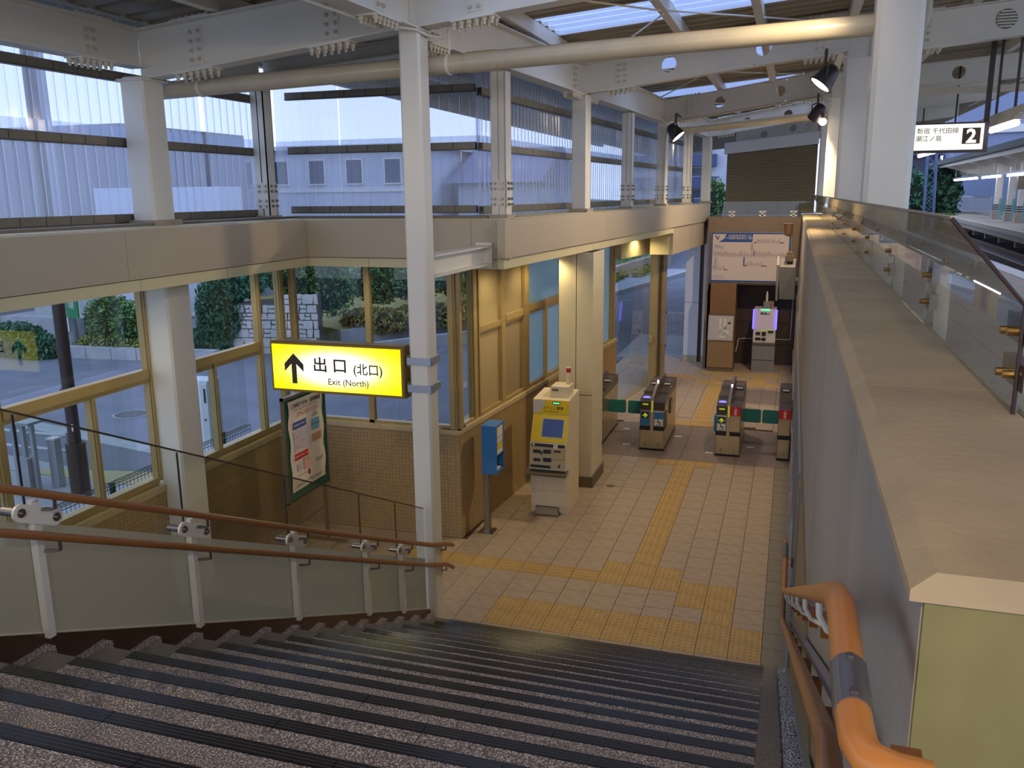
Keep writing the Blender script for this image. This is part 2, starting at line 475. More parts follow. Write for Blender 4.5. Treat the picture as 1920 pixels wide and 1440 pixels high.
# ================================================================== STAIRS
H, T, Y1 = 0.155, 0.336, -0.325
def ny(k): return Y1 - T*(k-1)
stairs = thing('staircase', 'granite staircase with black ribbed nosings going down to the gate hall', 'stairs', (-1.4, Y1, 0))
NS = 18
random.seed(11)
for k in range(1, NS+1):
    z = H*k; yf = ny(k); yb = ny(k+1)
    back = yb - 0.02 if k < NS else -9.5
    joints = [-2.92 + 0.43*(k % 2) + 0.86*i for i in range(0 if k % 2 else 1, 4)]
    xs = [-2.92] + [j for j in joints if -2.8 < j < -0.1] + [0.03]
    for a, b in zip(xs[:-1], xs[1:]):
        part('tread_slab', MB().box(a+0.0015, b-0.0015, back, yf-0.062, z-0.03, z), M['granite'], stairs)
        nb = MB().box(a+0.0015, b-0.0015, yf-0.060, yf, z-0.05, z+0.0015)
        n = part('nosing_strip', nb, M['rubber'], stairs)
        ln = MB()
        for q in (0.016, 0.031, 0.047): ln.box(a+0.002, b-0.002, yf-q-0.0011, yf-q+0.0011, z, z+0.0018)
        part('groove_line', ln, M['brass'], n)
    part('riser', MB().box(-3.1, 0.135, yf-0.04, yf-0.006, z-H-0.02, z-0.03), M['granite'], stairs)
    part('tread_border', MB().box(-3.10, -2.9215, back, yf, z-H, z).box(-3.0, -2.93, yf-0.05, yf-0.002, z-0.01, z+0.0005), M['granite_edge'], stairs)
    part('tread_border', MB().box(0.0315, 0.135, back, yf, z-H, z), M['granite_edge'], stairs)
    part('gutter_stone', MB().box(0.147, 0.232, back+0.02, yf+0.05, z-H-0.05, z-0.012), M['granite_bw'], stairs)
    part('gutter_stone', MB().box(-3.165, -3.102, back+0.02, yf+0.06, z-H-0.05, z-0.004), M['granite'], stairs)
part('stair_core', MB().prism([(Y1-0.04,-0.1),(Y1-0.04,0.0),(ny(NS)-0.1, H*(NS-1)-0.05),(-9.5,H*(NS-1)-0.05),(-9.5,-0.1)], -3.1, 0.23, 'x'), M['grout'], stairs)
part('gutter_gap', MB().prism([(Y1+0.02,-0.05),(Y1+0.02,0.02),(ny(NS)-0.1, H*(NS)-0.1),(-9.5,H*NS-0.1),(-9.5,-0.1)], 0.134, 0.149, 'x'), M['black'], stairs)
# stringer plate
def sl(y, y0, z0, s=0.4625): return z0 + s*(y0-y)
stringer = MB().prism([(-0.215,0.02),(-0.215,sl(-0.215,-0.879,0.479)),(-7.2,sl(-7.2,-0.879,0.479)),(-7.2,sl(-7.2,-0.879,0.1))], -3.185, -3.166, 'x')
part('stringer_plate', stringer, M['stringer'], stairs)
# ================================================================== WALLS
wl = struct('wall_left')
part('mosaic_face', MB().box(-6.27, -5.95, -6.5, 2.2, 0, 1.25), M['mosaic'], wl)
y = -6.5
while y < 1.9:
    part('sill_tile', MB().box(-6.27, -5.94, y+0.002, min(y+0.6,1.95)-0.002, 1.25, 1.315), M['sill'], wl); y += 0.6
wb = struct('wall_back')
part('mosaic_face', MB().box(-5.95, -3.66, 1.955, 2.2, 0, 1.34), M['mosaic'], wb)
x = -5.94
while x < -3.7:
    part('sill_tile', MB().box(x+0.002, min(x+0.6,-3.66)-0.002, 1.945, 2.2, 1.34, 1.395), M['sill'], wb); x += 0.6
ws = struct('wall_side', (-3.67, 1.95, 0), -TH)
part('mosaic_face', MB().box(-0.25, 0, 0.0, 7.25, 0, 1.34), M['mosaic'], ws, local=True)
y = 0.0
while y < 7.2:
    part('sill_tile', MB().box(-0.25, 0.01, y+0.002, min(y+0.6,7.26)-0.002, 1.34, 1.395), M['sill'], ws, local=True); y += 0.6
# ------------------------------------------------------------------ windows
def window(n, root_loc, rz, mull, ztop, zbot, rails=(), panes=(), offs=(-0.12,-0.05), xp=None):
    """local frame: y runs along the wall, x is depth. mull: (y0,y1[,z0,z1]); rails: (y0,y1,z0,z1); panes: (y0,y1,z0,z1,material)"""
    o = struct('window_%d' % n, root_loc, rz)
    for q in mull:
        y0, y1 = q[:2]; a, b = (q[2], q[3]) if len(q) > 2 else (zbot, ztop)
        w_ = y1-y0
        mbx = MB().box(offs[0], offs[1], y0, y1, a, b)
        if w_ > 0.05: mbx.box(offs[1], offs[1]+0.02, y0+0.012, y1-0.3*w_, a, b)
        part('mullion', mbx, M['bronze'], o, local=True)
    for y0, y1, z0, z1 in rails:
        part('rail', MB().box(offs[0], offs[1], y0, y1, z0, z1).box(offs[1], offs[1]+0.015, y0, y1, z0+0.3*(z1-z0), z1), M['bronze'], o, local=True)
    xm = xp if xp is not None else (offs[0]+offs[1])/2
    for y0, y1, z0, z1, mt in panes:
        part('pane', MB().box(xm-0.004, xm+0.004, y0, y1, z0, z1), mt, o, local=True)
    return o
G = M['glass']
# left wall windows (local y = world Y, x = world X + 5.95)
window(1, (-5.95, 0, 0), 0, [(-2.36,-2.26),(-0.56,-0.49),(-1.34,-1.27,1.4,2.4)], 3.45, 1.36,
       [(-2.26,-0.56,2.39,2.53),(-2.26,-0.56,1.315,1.40)], [(-2.26,-0.56,2.53,3.45,G),(-2.26,-1.34,1.40,2.39,G),(-1.27,-0.56,1.40,2.39,G)], xp=-0.29)
window(2, (-5.95, 0, 0), 0, [(-0.16,-0.10),(1.36,1.44),(0.45,0.51,1.4,2.4)], 3.45, 1.36,
       [(-0.10,1.36,2.34,2.49),(-0.10,1.95,1.315,1.40)], [(-0.10,1.36,2.49,3.45,G),(-0.10,0.45,1.40,2.34,G),(0.51,1.36,1.40,2.34,G)], xp=-0.29)
window(3, (-5.95, 0, 0), 0, [(1.84,1.96)], 3.45, 1.36, [], [(1.44,1.84,1.40,3.45,G)])
window(4, (-5.95, 0, 0), 0, [(-6.4,-6.3),(-4.3,-4.2)], 3.45, 1.36, [(-6.3,-2.36,2.39,2.53),(-6.3,-2.36,1.315,1.40)],
       [(-6.3,-4.3,2.53,3.45,G),(-6.3,-4.3,1.4,2.39,G),(-4.2,-2.36,2.53,3.45,G),(-4.2,-2.36,1.4,2.39,G)])
# back wall windows: local y -> world -X
RB = math.pi/2
def bx(x): return -(x+3.67)
def bm(x0, x1): return (bx(x1), bx(x0))
window(5, (-3.67, 1.95, 0), RB, [bm(-5.96,-5.88), bm(-4.90,-4.83), (-0.02,0.10)], 3.45, 1.40,
       [(0.10,2.29,1.395,1.435)], [(*bm(-5.88,-4.90),1.435,3.45,G), (*bm(-4.83,-3.77),1.435,3.45,G)], offs=(0.05,0.12))
# side wall windows, in the wall's own frame
BP, GP, FW = M['beige_panel'], M['grey_panel'], M['frost_win']
window(6, (-3.67, 1.95, 0), -TH, [(0.0,0.146),(0.547,0.70),(0.70,0.76)], 3.45, 1.40, [(0.146,0.55,1.395,1.43)], [(0.146,0.547,1.43,3.45,G)])
window(7, (-3.67, 1.95, 0), -TH, [(1.447,1.64),(2.304,2.54)], 3.45, 1.40,
       [(0.76,1.447,2.46,2.56),(1.64,2.304,2.47,2.60),(0.76,2.304,1.395,1.44)],
       [(0.76,1.447,2.56,3.45,BP),(0.76,1.447,1.44,2.46,BP),(1.64,2.304,2.60,3.45,GP),(1.64,2.304,1.44,2.47,GP)])
window(8, (-3.67, 1.95, 0), -TH, [(3.96,4.1),(3.22,3.30,1.44,2.5)], 3.45, 1.40,
       [(2.54,3.96,2.49,2.63),(2.54,3.96,1.395,1.45)], [(2.54,3.96,2.63,3.45,FW),(2.54,3.22,1.45,2.49,FW),(3.30,3.96,1.45,2.49,FW)])
window(9, (-3.67, 1.95, 0), -TH, [(6.95,7.04),(7.10,7.25)], 3.45, 1.40, [(4.1,6.95,1.395,1.43)], [(4.1,6.95,1.43,3.45,FW)])
# glass screen beside the door, door jamb
d1 = struct('door_1', (0,0,0))
jb = MB().box(-2.80,-2.655,11.1,11.35,0,3.45); part('jamb', jb, M['bronze'], d1)
part('jamb_recess', MB().box(-2.78,-2.67,11.35,11.9,0,3.45), M['bronze_dark'], d1)
part('jamb', MB().box(-2.80,-2.63,11.9,12.5,0,3.3), M['bronze'], d1)
part('lock_box', MB().bbox(-2.80,-2.72,11.04,11.10,1.02,1.16,0.008), M['beige_panel'], d1)
part('pane', MB().hexa([(-3.14,9.2,0.02),(-3.13,9.2,0.02),(-2.79,11.2,0.02),(-2.80,11.2,0.02),(-3.14,9.2,2.9),(-3.13,9.2,2.9),(-2.79,11.2,2.9),(-2.80,11.2,2.9)]), G, d1)
part('header', MB().hexa([(-3.20,9.2,2.95),(-3.08,9.2,2.95),(-2.66,11.7,2.95),(-2.80,11.7,2.95),(-3.20,9.2,3.45),(-3.08,9.2,3.45),(-2.66,11.7,3.45),(-2.80,11.7,3.45)]), M['soffit'], d1)
for q in (0.34, 0.66):
    px = -3.13+q*0.34; py = 9.2+q*2.0
    part('sight_dot', MB().cyl((px,py-0.01,1.35),(px+0.012,py-0.01,1.35),0.03,10), M['bronze_dark'], d1)
# pillar
pil = thing('pillar', 'square cream panelled pillar beside the yellow fare machine', 'pillar', (-2.78, 4.64, 0))
part('skirting', MB().box(-3.06,-2.515,4.245,5.03,0,0.16), M['pillar_base'], pil)
for z0, z1 in ((0.16,1.372),(1.385,3.40)):
    part('cladding_panel', MB().box(-3.03,-2.785,4.27,4.6,z0,z1), M['pillar'], pil)
    part('cladding_panel', MB().box(-2.775,-2.54,4.27,4.30,z0,z1).box(-2.57,-2.54,4.30,5.0,z0,z1), M['pillar'], pil)
part('core', MB().box(-3.02,-2.58,4.31,4.99,0,3.40), M['grout'], pil)
# lower white column in the left window wall
lc = thing('column', 'short white steel column between the two left windows', 'column', (-5.87,-0.33,0))
part('shaft', MB().bbox(-6.0,-5.72,-0.52,-0.16,0,3.46,0.02), M['white_steel'], lc)
# ================================================================== FASCIA (upper floor edge)
ZF0, ZF1 = 3.51, 3.93
tr1 = struct('trim_1')
ys = [-6.6,-3.6,-1.83,0.2,1.45]
ys = [-6.6,-4.1,-1.45,1.452]
for a, b in zip(ys[:-1], ys[1:]): part('fascia_panel', MB().box(-5.40,-5.31,a+0.002,b-0.002,ZF0,ZF1), M['fascia'], tr1)
ys = [-6.6,-3.1,-1.28,-0.05,1.18,1.48]
for a, b in zip(ys[:-1], ys[1:]): part('soffit_strip', MB().box(-5.41,-5.345,a+0.003,b-0.003,3.40,3.50), M['soffit'], tr1)
part('slab', MB().box(-6.25,-5.41,-6.6,2.2,3.44,3.94).box(-6.25,-5.35,-6.6,1.5,3.40,3.44), M['soffit'], tr1)
tr2 = struct('trim_2')
xs = [-5.31,-3.28,-2.84]
for a, b in zip(xs[:-1], xs[1:]): part('fascia_panel', MB().box(a+0.002,b-0.002,1.45,1.54,ZF0,ZF1), M['fascia'], tr2)
xs = [-5.35,-4.55,-3.35,-2.90]
for a, b in zip(xs[:-1], xs[1:]): part('soffit_strip', MB().box(a+0.003,b-0.003,1.485,1.55,3.40,3.50), M['soffit'], tr2)
part('slab', MB().box(-5.40,-2.95,1.54,2.3,3.44,3.94).box(-5.40,-2.95,1.49,2.3,3.40,3.44), M['soffit'], tr2)
tr3 = struct('trim_3', (-3.67,1.95,0), -TH)
ysl = [-0.56,3.4,6.4,9.1,12.6]
for a, b in zip(ysl[:-1], ysl[1:]): part('fascia_panel', MB().box(0.774,0.864,a+0.002,b-0.002,3.526,3.934), M['fascia'], tr3, local=True)
ysl = [-0.52,2.8,4.6,7.0,8.43]
for a, b in zip(ysl[:-1], ysl[1:]): part('soffit_strip', MB().box(0.76,0.83,a+0.003,b-0.003,3.41,3.517), M['soffit'], tr3, local=True)
ysl = [8.43,10.45,12.5]
for a, b in zip(ysl[:-1], ysl[1:]): part('drop_panel', MB().box(0.74,0.82,a+0.003,b-0.003,2.97,3.517), M['fascia'], tr3, local=True)
part('drop_panel', MB().box(0.36,0.74,8.41,8.44,2.97,3.517), M['soffit'], tr3, local=True)
part('slab', MB().box(-0.35,0.774,-0.05,12.6,3.44,3.94).box(-0.35,0.77,-0.4,12.5,3.40,3.44), M['soffit'], tr3, local=True)
# kerb behind the fascia carrying the screen
tr4 = struct('trim_4')
part('kerb', MB().box(-6.1,-5.72,-6.6,1.75,3.94,3.965), M['girt'], tr4)
part('kerb', MB().box(-6.1,-3.2,1.78,2.1,3.94,3.965), M['girt'], tr4)
# ================================================================== RIGHT WALL
wr = struct('wall_right')
yj = [-6.25,-5.08,-2.6,-0.1,2.4,4.9,7.4,10.0,13.9]
for a, b in zip(yj[:-1], yj[1:]):
    part('concrete_panel', MB().box(0.25,0.55,a+(0.004 if a > -6 else 0),b-0.004,1.95,3.66), M['concrete'], wr)
    if a > -6: part('joint', MB().box(0.262,0.54,a-0.004,a+0.004,1.95,3.66), M['black'], wr)
part('end_face', MB().box(0.252,0.55,-6.262,-6.25,1.95,3.655), M['concrete_end'], wr)
cj = [-6.27,-5.06,-0.1,4.9,9.9,13.9]
for a, b in zip(cj[:-1], cj[1:]):
    part('coping_slab', MB().prism([(0.232,3.655),(0.232,3.672),(0.262,3.70),(0.56,3.70),(0.575,3.69),(0.575,3.655)], a+0.003, b-0.003, 'y'), M['coping'], wr)
part('lower_panel', MB().box(0.236,0.55,-9.5,13.6,-0.1,1.95), M['wall_lower'], wr)
part('upper_backing', MB().box(0.30,0.55,-9.5,-6.2505,1.95,2.79), M['concrete_end'], wr)
y = -0.6
for i, yy in enumerate([-0.55,0.75,2.05,3.35,4.65,5.95]):
    part('steel_post', MB().box(0.215,0.236,yy-0.02,yy+0.02,0,1.9), M['galv'], wr)
part('steel_rail', MB().box(0.21,0.236,-0.3,13.0,0.0,0.09).box(0.21,0.236,-0.3,13.0,0.62,0.66), M['galv'], wr)
part('steel_rail', MB().box(0.218,0.236,-0.3,13.0,1.88,1.93), M['galv'], wr)
for (off, th_) in ((0.16,0.03),(0.62,0.025)):
    part('steel_rail', MB().hexa([(0.21,-6.0,sl(-6.0,-0.325,off)),(0.236,-6.0,sl(-6.0,-0.325,off)),(0.236,-0.3,off),(0.21,-0.3,off),
        (0.21,-6.0,sl(-6.0,-0.325,off+th_)),(0.236,-6.0,sl(-6.0,-0.325,off+th_)),(0.236,-0.3,off+th_),(0.21,-0.3,off+th_)]), M['galv'], wr)
# ================================================================== FAR WALL
wf = struct('wall_far')
part('concrete_face', MB().box(-1.86,0.25,13.72,14.3,2.05,3.63), M['concrete_far'], wf)
part('alcove_back', MB().box(-1.86,0.25,14.5,14.6,0,2.2), mat('alcove_dark', (72,58,46), 0.5, var=0.08), wf)
part('alcove_side', MB().box(-1.86,-1.80,13.6,14.5,0,2.06), M['concrete_far'], wf)
part('alcove_joint', MB().box(-1.2,0.23,14.49,14.5,1.05,1.06).box(-1.2,0.23,14.49,14.5,0.5,0.51), M['black'], wf)
part('floor_back', MB().box(-4.2,0.25,14.6,18.5,-0.12,-0.01), M['pavement'], wf)
# ================================================================== STEEL FRAME
def hbeam(mb, p0, p1, d, wf=0.2, tf=0.014, tw=0.010, holes=None, d1=None):
    """H section; p0,p1 = centre of the underside at both ends, d depth (d1 at the far end)"""
    p0, p1 = Vector(p0), Vector(p1); d1 = d1 or d
    L = (p1-p0); ax = L.normalized(); hx = Vector((ax.x, ax.y, 0)).normalized(); sd = Vector((-hx.y, hx.x, 0)); up = Vector((0,0,1))
    def pt(t, s, z): return p0 + L*t + sd*s + up*z
    for z00, z01 in ((0.0, 0.0), (d-tf, d1-tf)):
        mb.hexa([pt(0,-wf/2,z00), pt(1,-wf/2,z01), pt(1,wf/2,z01), pt(0,wf/2,z00),
                 pt(0,-wf/2,z00+tf), pt(1,-wf/2,z01+tf), pt(1,wf/2,z01+tf), pt(0,wf/2,z00+tf)])
    ln = L.length
    def web(t0, t1):
        mb.hexa([pt(t0,-tw/2,tf), pt(t1,-tw/2,tf), pt(t1,tw/2,tf), pt(t0,tw/2,tf),
                 pt(t0,-tw/2,d+(d1-d)*t0-tf), pt(t1,-tw/2,d+(d1-d)*t1-tf), pt(t1,tw/2,d+(d1-d)*t1-tf), pt(t0,tw/2,d+(d1-d)*t0-tf)])
    t = 0.0
    for (hc, r) in sorted(holes or []):
        h0, h1 = hc - r*1.25/ln, hc + r*1.25/ln
        web(t, h0)
        zc = (d+(d1-d)*hc)/2; zt = d+(d1-d)*hc-tf; zb = tf
        n = 20; vs = []; fs = []
        for s in (-tw/2, tw/2):
            for i in range(n):
                a = 2*math.pi*i/n; ca, sa = math.cos(a), math.sin(a)
                vs.append(pt(hc + r*ca/ln, s, zc + r*sa))
            for i in range(n):
                a = 2*math.pi*i/n; ca, sa = math.cos(a), math.sin(a)
                hw = r*1.25; hh = (zt-zb)/2
                k = min(hw/abs(ca) if abs(ca) > 1e-6 else 1e9, hh/abs(sa) if abs(sa) > 1e-6 else 1e9)
                vs.append(pt(hc + k*ca/ln, s, zc + k*sa))
        for i in range(n):
            j = (i+1) % n
            fs.append((i, n+i, n+j, j)); fs.append((2*n+i, 2*n+j, 3*n+j, 3*n+i)); fs.append((i, j, 2*n+j, 2*n+i))
        mb.add(vs, fs)
        t = h1
    web(t, 1.0)
    return pt
def bolt_grid(mb, pts, n, r=0.020, h=0.020):
    n = Vector(n)
    for p in pts: mb.cyl(Vector(p), Vector(p)+n*h, r, 6); mb.cyl(Vector(p)+n*h*0.9, Vector(p)+n*h*1.7, r*0.55, 6)
def splice(parent, pt, t, ln, d, rows=4, low=True, wf=0.2):
    """web splice plate with bolts, and nuts hanging under the bottom flange; pt from hbeam"""
    w_ = 0.075
    a = pt(0,0,0); ax = (pt(1,0,0)-a)
    dt = w_/ln
    for s in (-1, 1):
        pl = MB().hexa([pt(t-dt,s*0.005,0.06), pt(t+dt,s*0.005,0.06), pt(t+dt,s*0.014,0.06), pt(t-dt,s*0.014,0.06),
                        pt(t-dt,s*0.005,d-0.06), pt(t+dt,s*0.005,d-0.06), pt(t+dt,s*0.014,d-0.06), pt(t-dt,s*0.014,d-0.06)])
        po = part('splice_plate', pl, M['white_steel'], parent)
        nrm = (pt(0,1,0)-pt(0,0,0)).normalized()*s
        ps = [pt(t+q*dt*0.55, s*0.014, 0.06+(d-0.12)*(i+0.5)/rows) for i in range(rows) for q in (-1, 1)]
        b = MB(); bolt_grid(b, ps, nrm); part('bolts', b, M['bolt'], po, kind='stuff')
    b = MB()
    dt2 = 0.17/ln
    pl = MB().hexa([pt(t-dt2*1.15,-wf/2,-0.012), pt(t+dt2*1.15,-wf/2,-0.012), pt(t+dt2*1.15,wf/2,-0.012), pt(t-dt2*1.15,wf/2,-0.012),
                    pt(t-dt2*1.15,-wf/2,0), pt(t+dt2*1.15,-wf/2,0), pt(t+dt2*1.15,wf/2,0), pt(t-dt2*1.15,wf/2,0)])
    po = part('splice_plate', pl, M['white_steel'], parent)
    if low:
        for i in range(6):
            q = -1 + 2*i/5.0
            for s in (-0.065, 0.065):
                p = pt(t+q*dt2, s, -0.012)
                b.cyl(p, p+Vector((0,0,-0.03)), 0.024, 6); b.cyl(p+Vector((0,0,-0.028)), p+Vector((0,0,-0.058)), 0.014, 6)
        part('bolts', b, M['bolt'], po, kind='stuff')
    # nuts and a cover plate above the top flange
    b = MB()
    for i in range(6):
        q = -1 + 2*i/5.0
        for s in (-0.065, 0.065):
            p = pt(t+q*dt2, s, d); b.cyl(p, p+Vector((0,0,0.03)), 0.018, 6)
    b2 = MB().hexa([pt(t-dt2*1.15,-wf/2,d), pt(t+dt2*1.15,-wf/2,d), pt(t+dt2*1.15,wf/2,d), pt(t-dt2*1.15,wf/2,d),
                    pt(t-dt2*1.15,-wf/2,d+0.012), pt(t+dt2*1.15,-wf/2,d+0.012), pt(t+dt2*1.15,wf/2,d+0.012), pt(t-dt2*1.15,wf/2,d+0.012)])
    po = part('splice_plate', b2, M['white_steel'], parent)
    part('bolts', b, M['bolt'], po, kind='stuff')
WS = M['white_steel']
def wpt(lx, ly, z=0.0):
    c, s = math.cos(TH), math.sin(TH)
    return Vector((-3.67 + lx*c + ly*s, 1.95 - lx*s + ly*c, z))
# ---- main post, columns
post = thing('main_post', 'tall cream square post at the stair foot carrying the yellow exit sign', 'post', (-3.2,-0.105,0))
part('shaft', MB().bbox(-3.3,-3.1,-0.21,0.0,0,5.62,0.02), WS, post)
part('cap_plate', MB().box(-3.32,-3.08,-0.23,0.02,5.585,5.6), WS, post)
c1 = thing('upper_column', 'cream square column standing on the left fascia, thickest one by the pale screen', 'column', (-5.87,-0.40,3.94))
part('shaft', MB().bbox(-6.0,-5.74,-0.55,-0.25,3.99,5.30,0.02), WS, c1)
part('base_block', MB().box(-6.04,-5.70,-0.59,-0.21,3.94,3.99), M['concrete'], c1)
part('cap_plate', MB().box(-6.03,-5.71,-0.58,-0.22,5.26,5.28), WS, c1)
def hpost(name, label, cx, cy, rz, z1, bolts=True, w_=0.17, dd=0.17, cat='column', group=None):
    t = thing(name, label, cat, (cx,cy,3.94), rz, group)
    h = z1-3.98
    b = MB().box(-w_/2,w_/2,-dd/2,-dd/2+0.012,0.04,h).box(-w_/2,w_/2,dd/2-0.012,dd/2,0.04,h).box(-0.006,0.006,-dd/2,dd/2,0.04,h)
    b.box(w_/2-0.012,w_/2,-dd/2,dd/2,0.04,h)
    part('shaft', b, WS, t, local=True)
    part('base_block', MB().box(-w_/2-0.03,w_/2+0.03,-dd/2-0.03,dd/2+0.03,0,0.04), M['concrete'], t, local=True)
    if bolts:
        p = part('splice_plate', MB().box(-w_/2+0.01,w_/2-0.01,-dd/2-0.010,-dd/2,0.12,0.42).box(w_/2,w_/2+0.010,-dd/2+0.01,dd/2-0.01,0.12,0.42), WS, t, local=True)
        b = MB()
        for z in (0.15,0.21,0.32,0.38):
            for x in (-0.045,0.045):
                b.cyl((x,-dd/2-0.010,z),(x,-dd/2-0.032,z),0.016,6); b.cyl((w_/2+0.010,x,z),(w_/2+0.032,x,z),0.016,6)
                b.cyl((-w_/2-0.02,x,z),(-w_/2,x,z),0.016,6)
        part('bolts', b, M['bolt_metal'], p, local=True, kind='stuff')
    return t
hpost('screen_post', 'slim cream post with bolted foot where the two left screens meet', -5.92, 1.62, 0.0, 5.5)
p = wpt(0.60,0.0); hpost('screen_post', 'slim cream bolted post at the inner corner of the fascia, behind the hanging pipe', p.x, p.y, -TH, 5.54)
p = wpt(0.60,5.55); hpost('screen_post', 'slim cream bolted post between two square columns of the long screen', p.x, p.y, -TH, 5.54)
p = wpt(0.60,10.9); hpost('screen_post', 'slim cream bolted post farthest along the long screen', p.x, p.y, -TH, 5.54)
def sqcol(label, ly, bolts=False, w_=0.22):
    p = wpt(0.60, ly)
    t = thing('upper_column', label, 'column', (p.x,p.y,3.94), -TH)
    part('shaft', MB().bbox(-w_/2,w_/2,-w_/2,w_/2,0.05,1.60,0.015), WS, t, local=True)
    part('base_block', MB().box(-w_/2-0.03,w_/2+0.03,-w_/2-0.03,w_/2+0.03,0,0.05), M['concrete'], t, local=True)
    if bolts:
        b = MB()
        for z in (0.15,0.21,0.32,0.38):
            for x in (-0.05,0.05):
                b.cyl((x,-w_/2-0.02,z),(x,-w_/2,z),0.016,6); b.cyl((w_/2,x,z),(w_/2+0.02,x,z),0.016,6); b.cyl((-w_/2-0.02,x,z),(-w_/2,x,z),0.016,6)
        part('bolts', b, M['bolt_metal'], t, local=True, kind='stuff')
    return t
sqcol('cream square column on the fascia under the first holed roof beam', 2.94)
sqcol('cream column on the fascia with a black floodlight hung beside its head', 8.25, True, 0.19)
sqcol('cream column where the long screen ends, next to the brown louvre', 13.4)
# platform-side columns
RC = []
for i, (yy, lab) in enumerate([(0.15,'wide cream column rising behind the glass parapet, nearest of its row'),(5.1,'cream column second in the platform row, beside the upper floodlight'),
                     (10.3,'cream column third in the platform row, beside the glaring bulb'),(15.4,'cream column fourth in the platform row, by the brown louvre')]):
    t = thing('platform_column', lab, 'column', (0.735,yy,2.79), 0, 'columns along the platform edge')
    part('shaft', MB().bbox(0.565,0.905,yy-0.17,yy+0.17,2.79,6.35,0.035), WS, t)
    if i: part('stiffener', MB().box(0.545,0.92,yy-0.19,yy+0.19,5.86,5.876), WS, t)
# ---- transverse beams
FY = [-0.11, 4.9, 10.2, 15.35, 20.4]
def trans(label, p0, p1, d, d1=None, holes=None, spl=(), name='roof_beam', rows=4, group='roof beams'):
    t = thing(name, label, 'beam', tuple(p0), 0, group)
    mb = MB(); pt = hbeam(mb, p0, p1, d, holes=holes, d1=d1); part('beam_section', mb, WS, t)
    ln = (Vector(p1)-Vector(p0)).length
    for s in spl: splice(t, pt, s, ln, d+((d1 or d)-d)*s, rows)
    return t
trans('cream roof beam from the thick left column over to the stair-foot post', (-5.86,-0.40,5.265), (-3.2,-0.12,5.61), 0.45, 0.42, spl=(0.22,0.72))
trans('cream roof beam running right from the head of the stair-foot post', (-3.2,-0.11,5.60), (0.6,0.1,6.02), 0.42, 0.46, spl=(0.15,0.88))
for i, yy in enumerate(FY[1:]):
    p = wpt(0.60, (2.94,8.25,13.4,18.4)[i])
    lab = ['cream roof beam with two round holes, closest of the holed beams','cream roof beam with two round holes just behind the first holed one','cream holed roof beam half hidden by a slanting pipe','cream holed roof beam just above the brown louvre'][i]
    trans(lab, (p.x,yy,5.55), (0.6,yy,5.93), 0.40, 0.46, holes=[(0.345,0.10),(0.70,0.10)], spl=(0.16,0.9))
    lab = ['thick cream beam with slatted vent over the platform, above the 2 sign','cream platform beam with slatted vent, second behind the wide column','cream platform canopy beam with a round hole, third in depth','cream platform canopy beam with a round hole, farthest of them'][i]
    tb = trans(lab, (0.87,yy,5.86), (5.2 if i < 2 else 4.3,yy,6.22), 0.44, 0.40, holes=[(0.42,0.11)] if i else [], spl=(0.14,) if i == 0 else ())
    if i == 0:
        vb = MB(); c = Vector((0.87+4.33*0.345,yy-0.012,5.86+0.36*0.345+0.22))
        part('vent_disc', MB().cyl(c, c+Vector((0,-0.006,0)), 0.115, 20), M['girt'], tb)
        for q in range(6): 
            z = -0.085+0.034*q; hw = math.sqrt(max(0.0004, 0.11**2-z*z))
            vb.box(c.x-hw,c.x+hw,c.y-0.014,c.y-0.004,c.z+z-0.008,c.z+z+0.008)
        part('vent_slats', vb, WS, tb, kind='stuff')
# ---- beams along the eaves
def eave(label, p0, p1, d, spl=(), rows=4, name='eave_beam'):
    t = thing(name, label, 'beam', tuple(p0), 0, 'eave beams')
    mb = MB(); pt = hbeam(mb, p0, p1, d); part('beam_section', mb, WS, t)
    ln = (Vector(p1)-Vector(p0)).length
    for s in spl: splice(t, pt, s, ln, d, rows)
    return t
eave('cream eave beam leaving the thick left column towards the upper left', (-5.87,-0.40,5.385), (-5.87,-7.6,5.385), 0.34, (0.085,), 3)
eave('cream eave beam from the thick left column back to the screen corner', (-5.87,-0.25,5.385), (-5.92,1.62,5.43), 0.30, ())
eave('bluish cream beam along the head of the middle screen, below the dark roof', (-5.92,1.72,5.56), (wpt(0.6,0.0).x,wpt(0.6,0.0).y+0.1,5.84), 0.17)
a, b = wpt(0.60,-2.05,5.53), wpt(0.60,2.94,5.53)
eave('cream eave beam from the stair-foot post to the first square column', a, b, 0.42, (0.09,0.92))
eave('cream eave beam between the first square column and the floodlight column', wpt(0.60,2.94,5.53), wpt(0.60,8.25,5.53), 0.42, (0.07,))
eave('cream eave beam between the floodlight column and the last column', wpt(0.60,8.25,5.53), wpt(0.60,13.4,5.53), 0.42, ())
eave('cream eave beam continuing towards the camera from the stair-foot post', (-3.2,-0.2,5.60), (-3.55,-7.6,5.60), 0.42, (0.07,))
# short floor beam from the post to the fascia
ib = thing('floor_beam', 'short cream H beam from the stair-foot post to the fascia corner', 'beam', (-3.2,0,3.45))
mb = MB(); hbeam(mb, (-3.17,0.0,3.445), (-3.12,1.45,3.455), 0.21, wf=0.17, tf=0.02); part('beam_section', mb, WS, ib)
part('end_plate', MB().box(-3.22,-3.03,1.425,1.447,3.42,3.69), WS, ib)
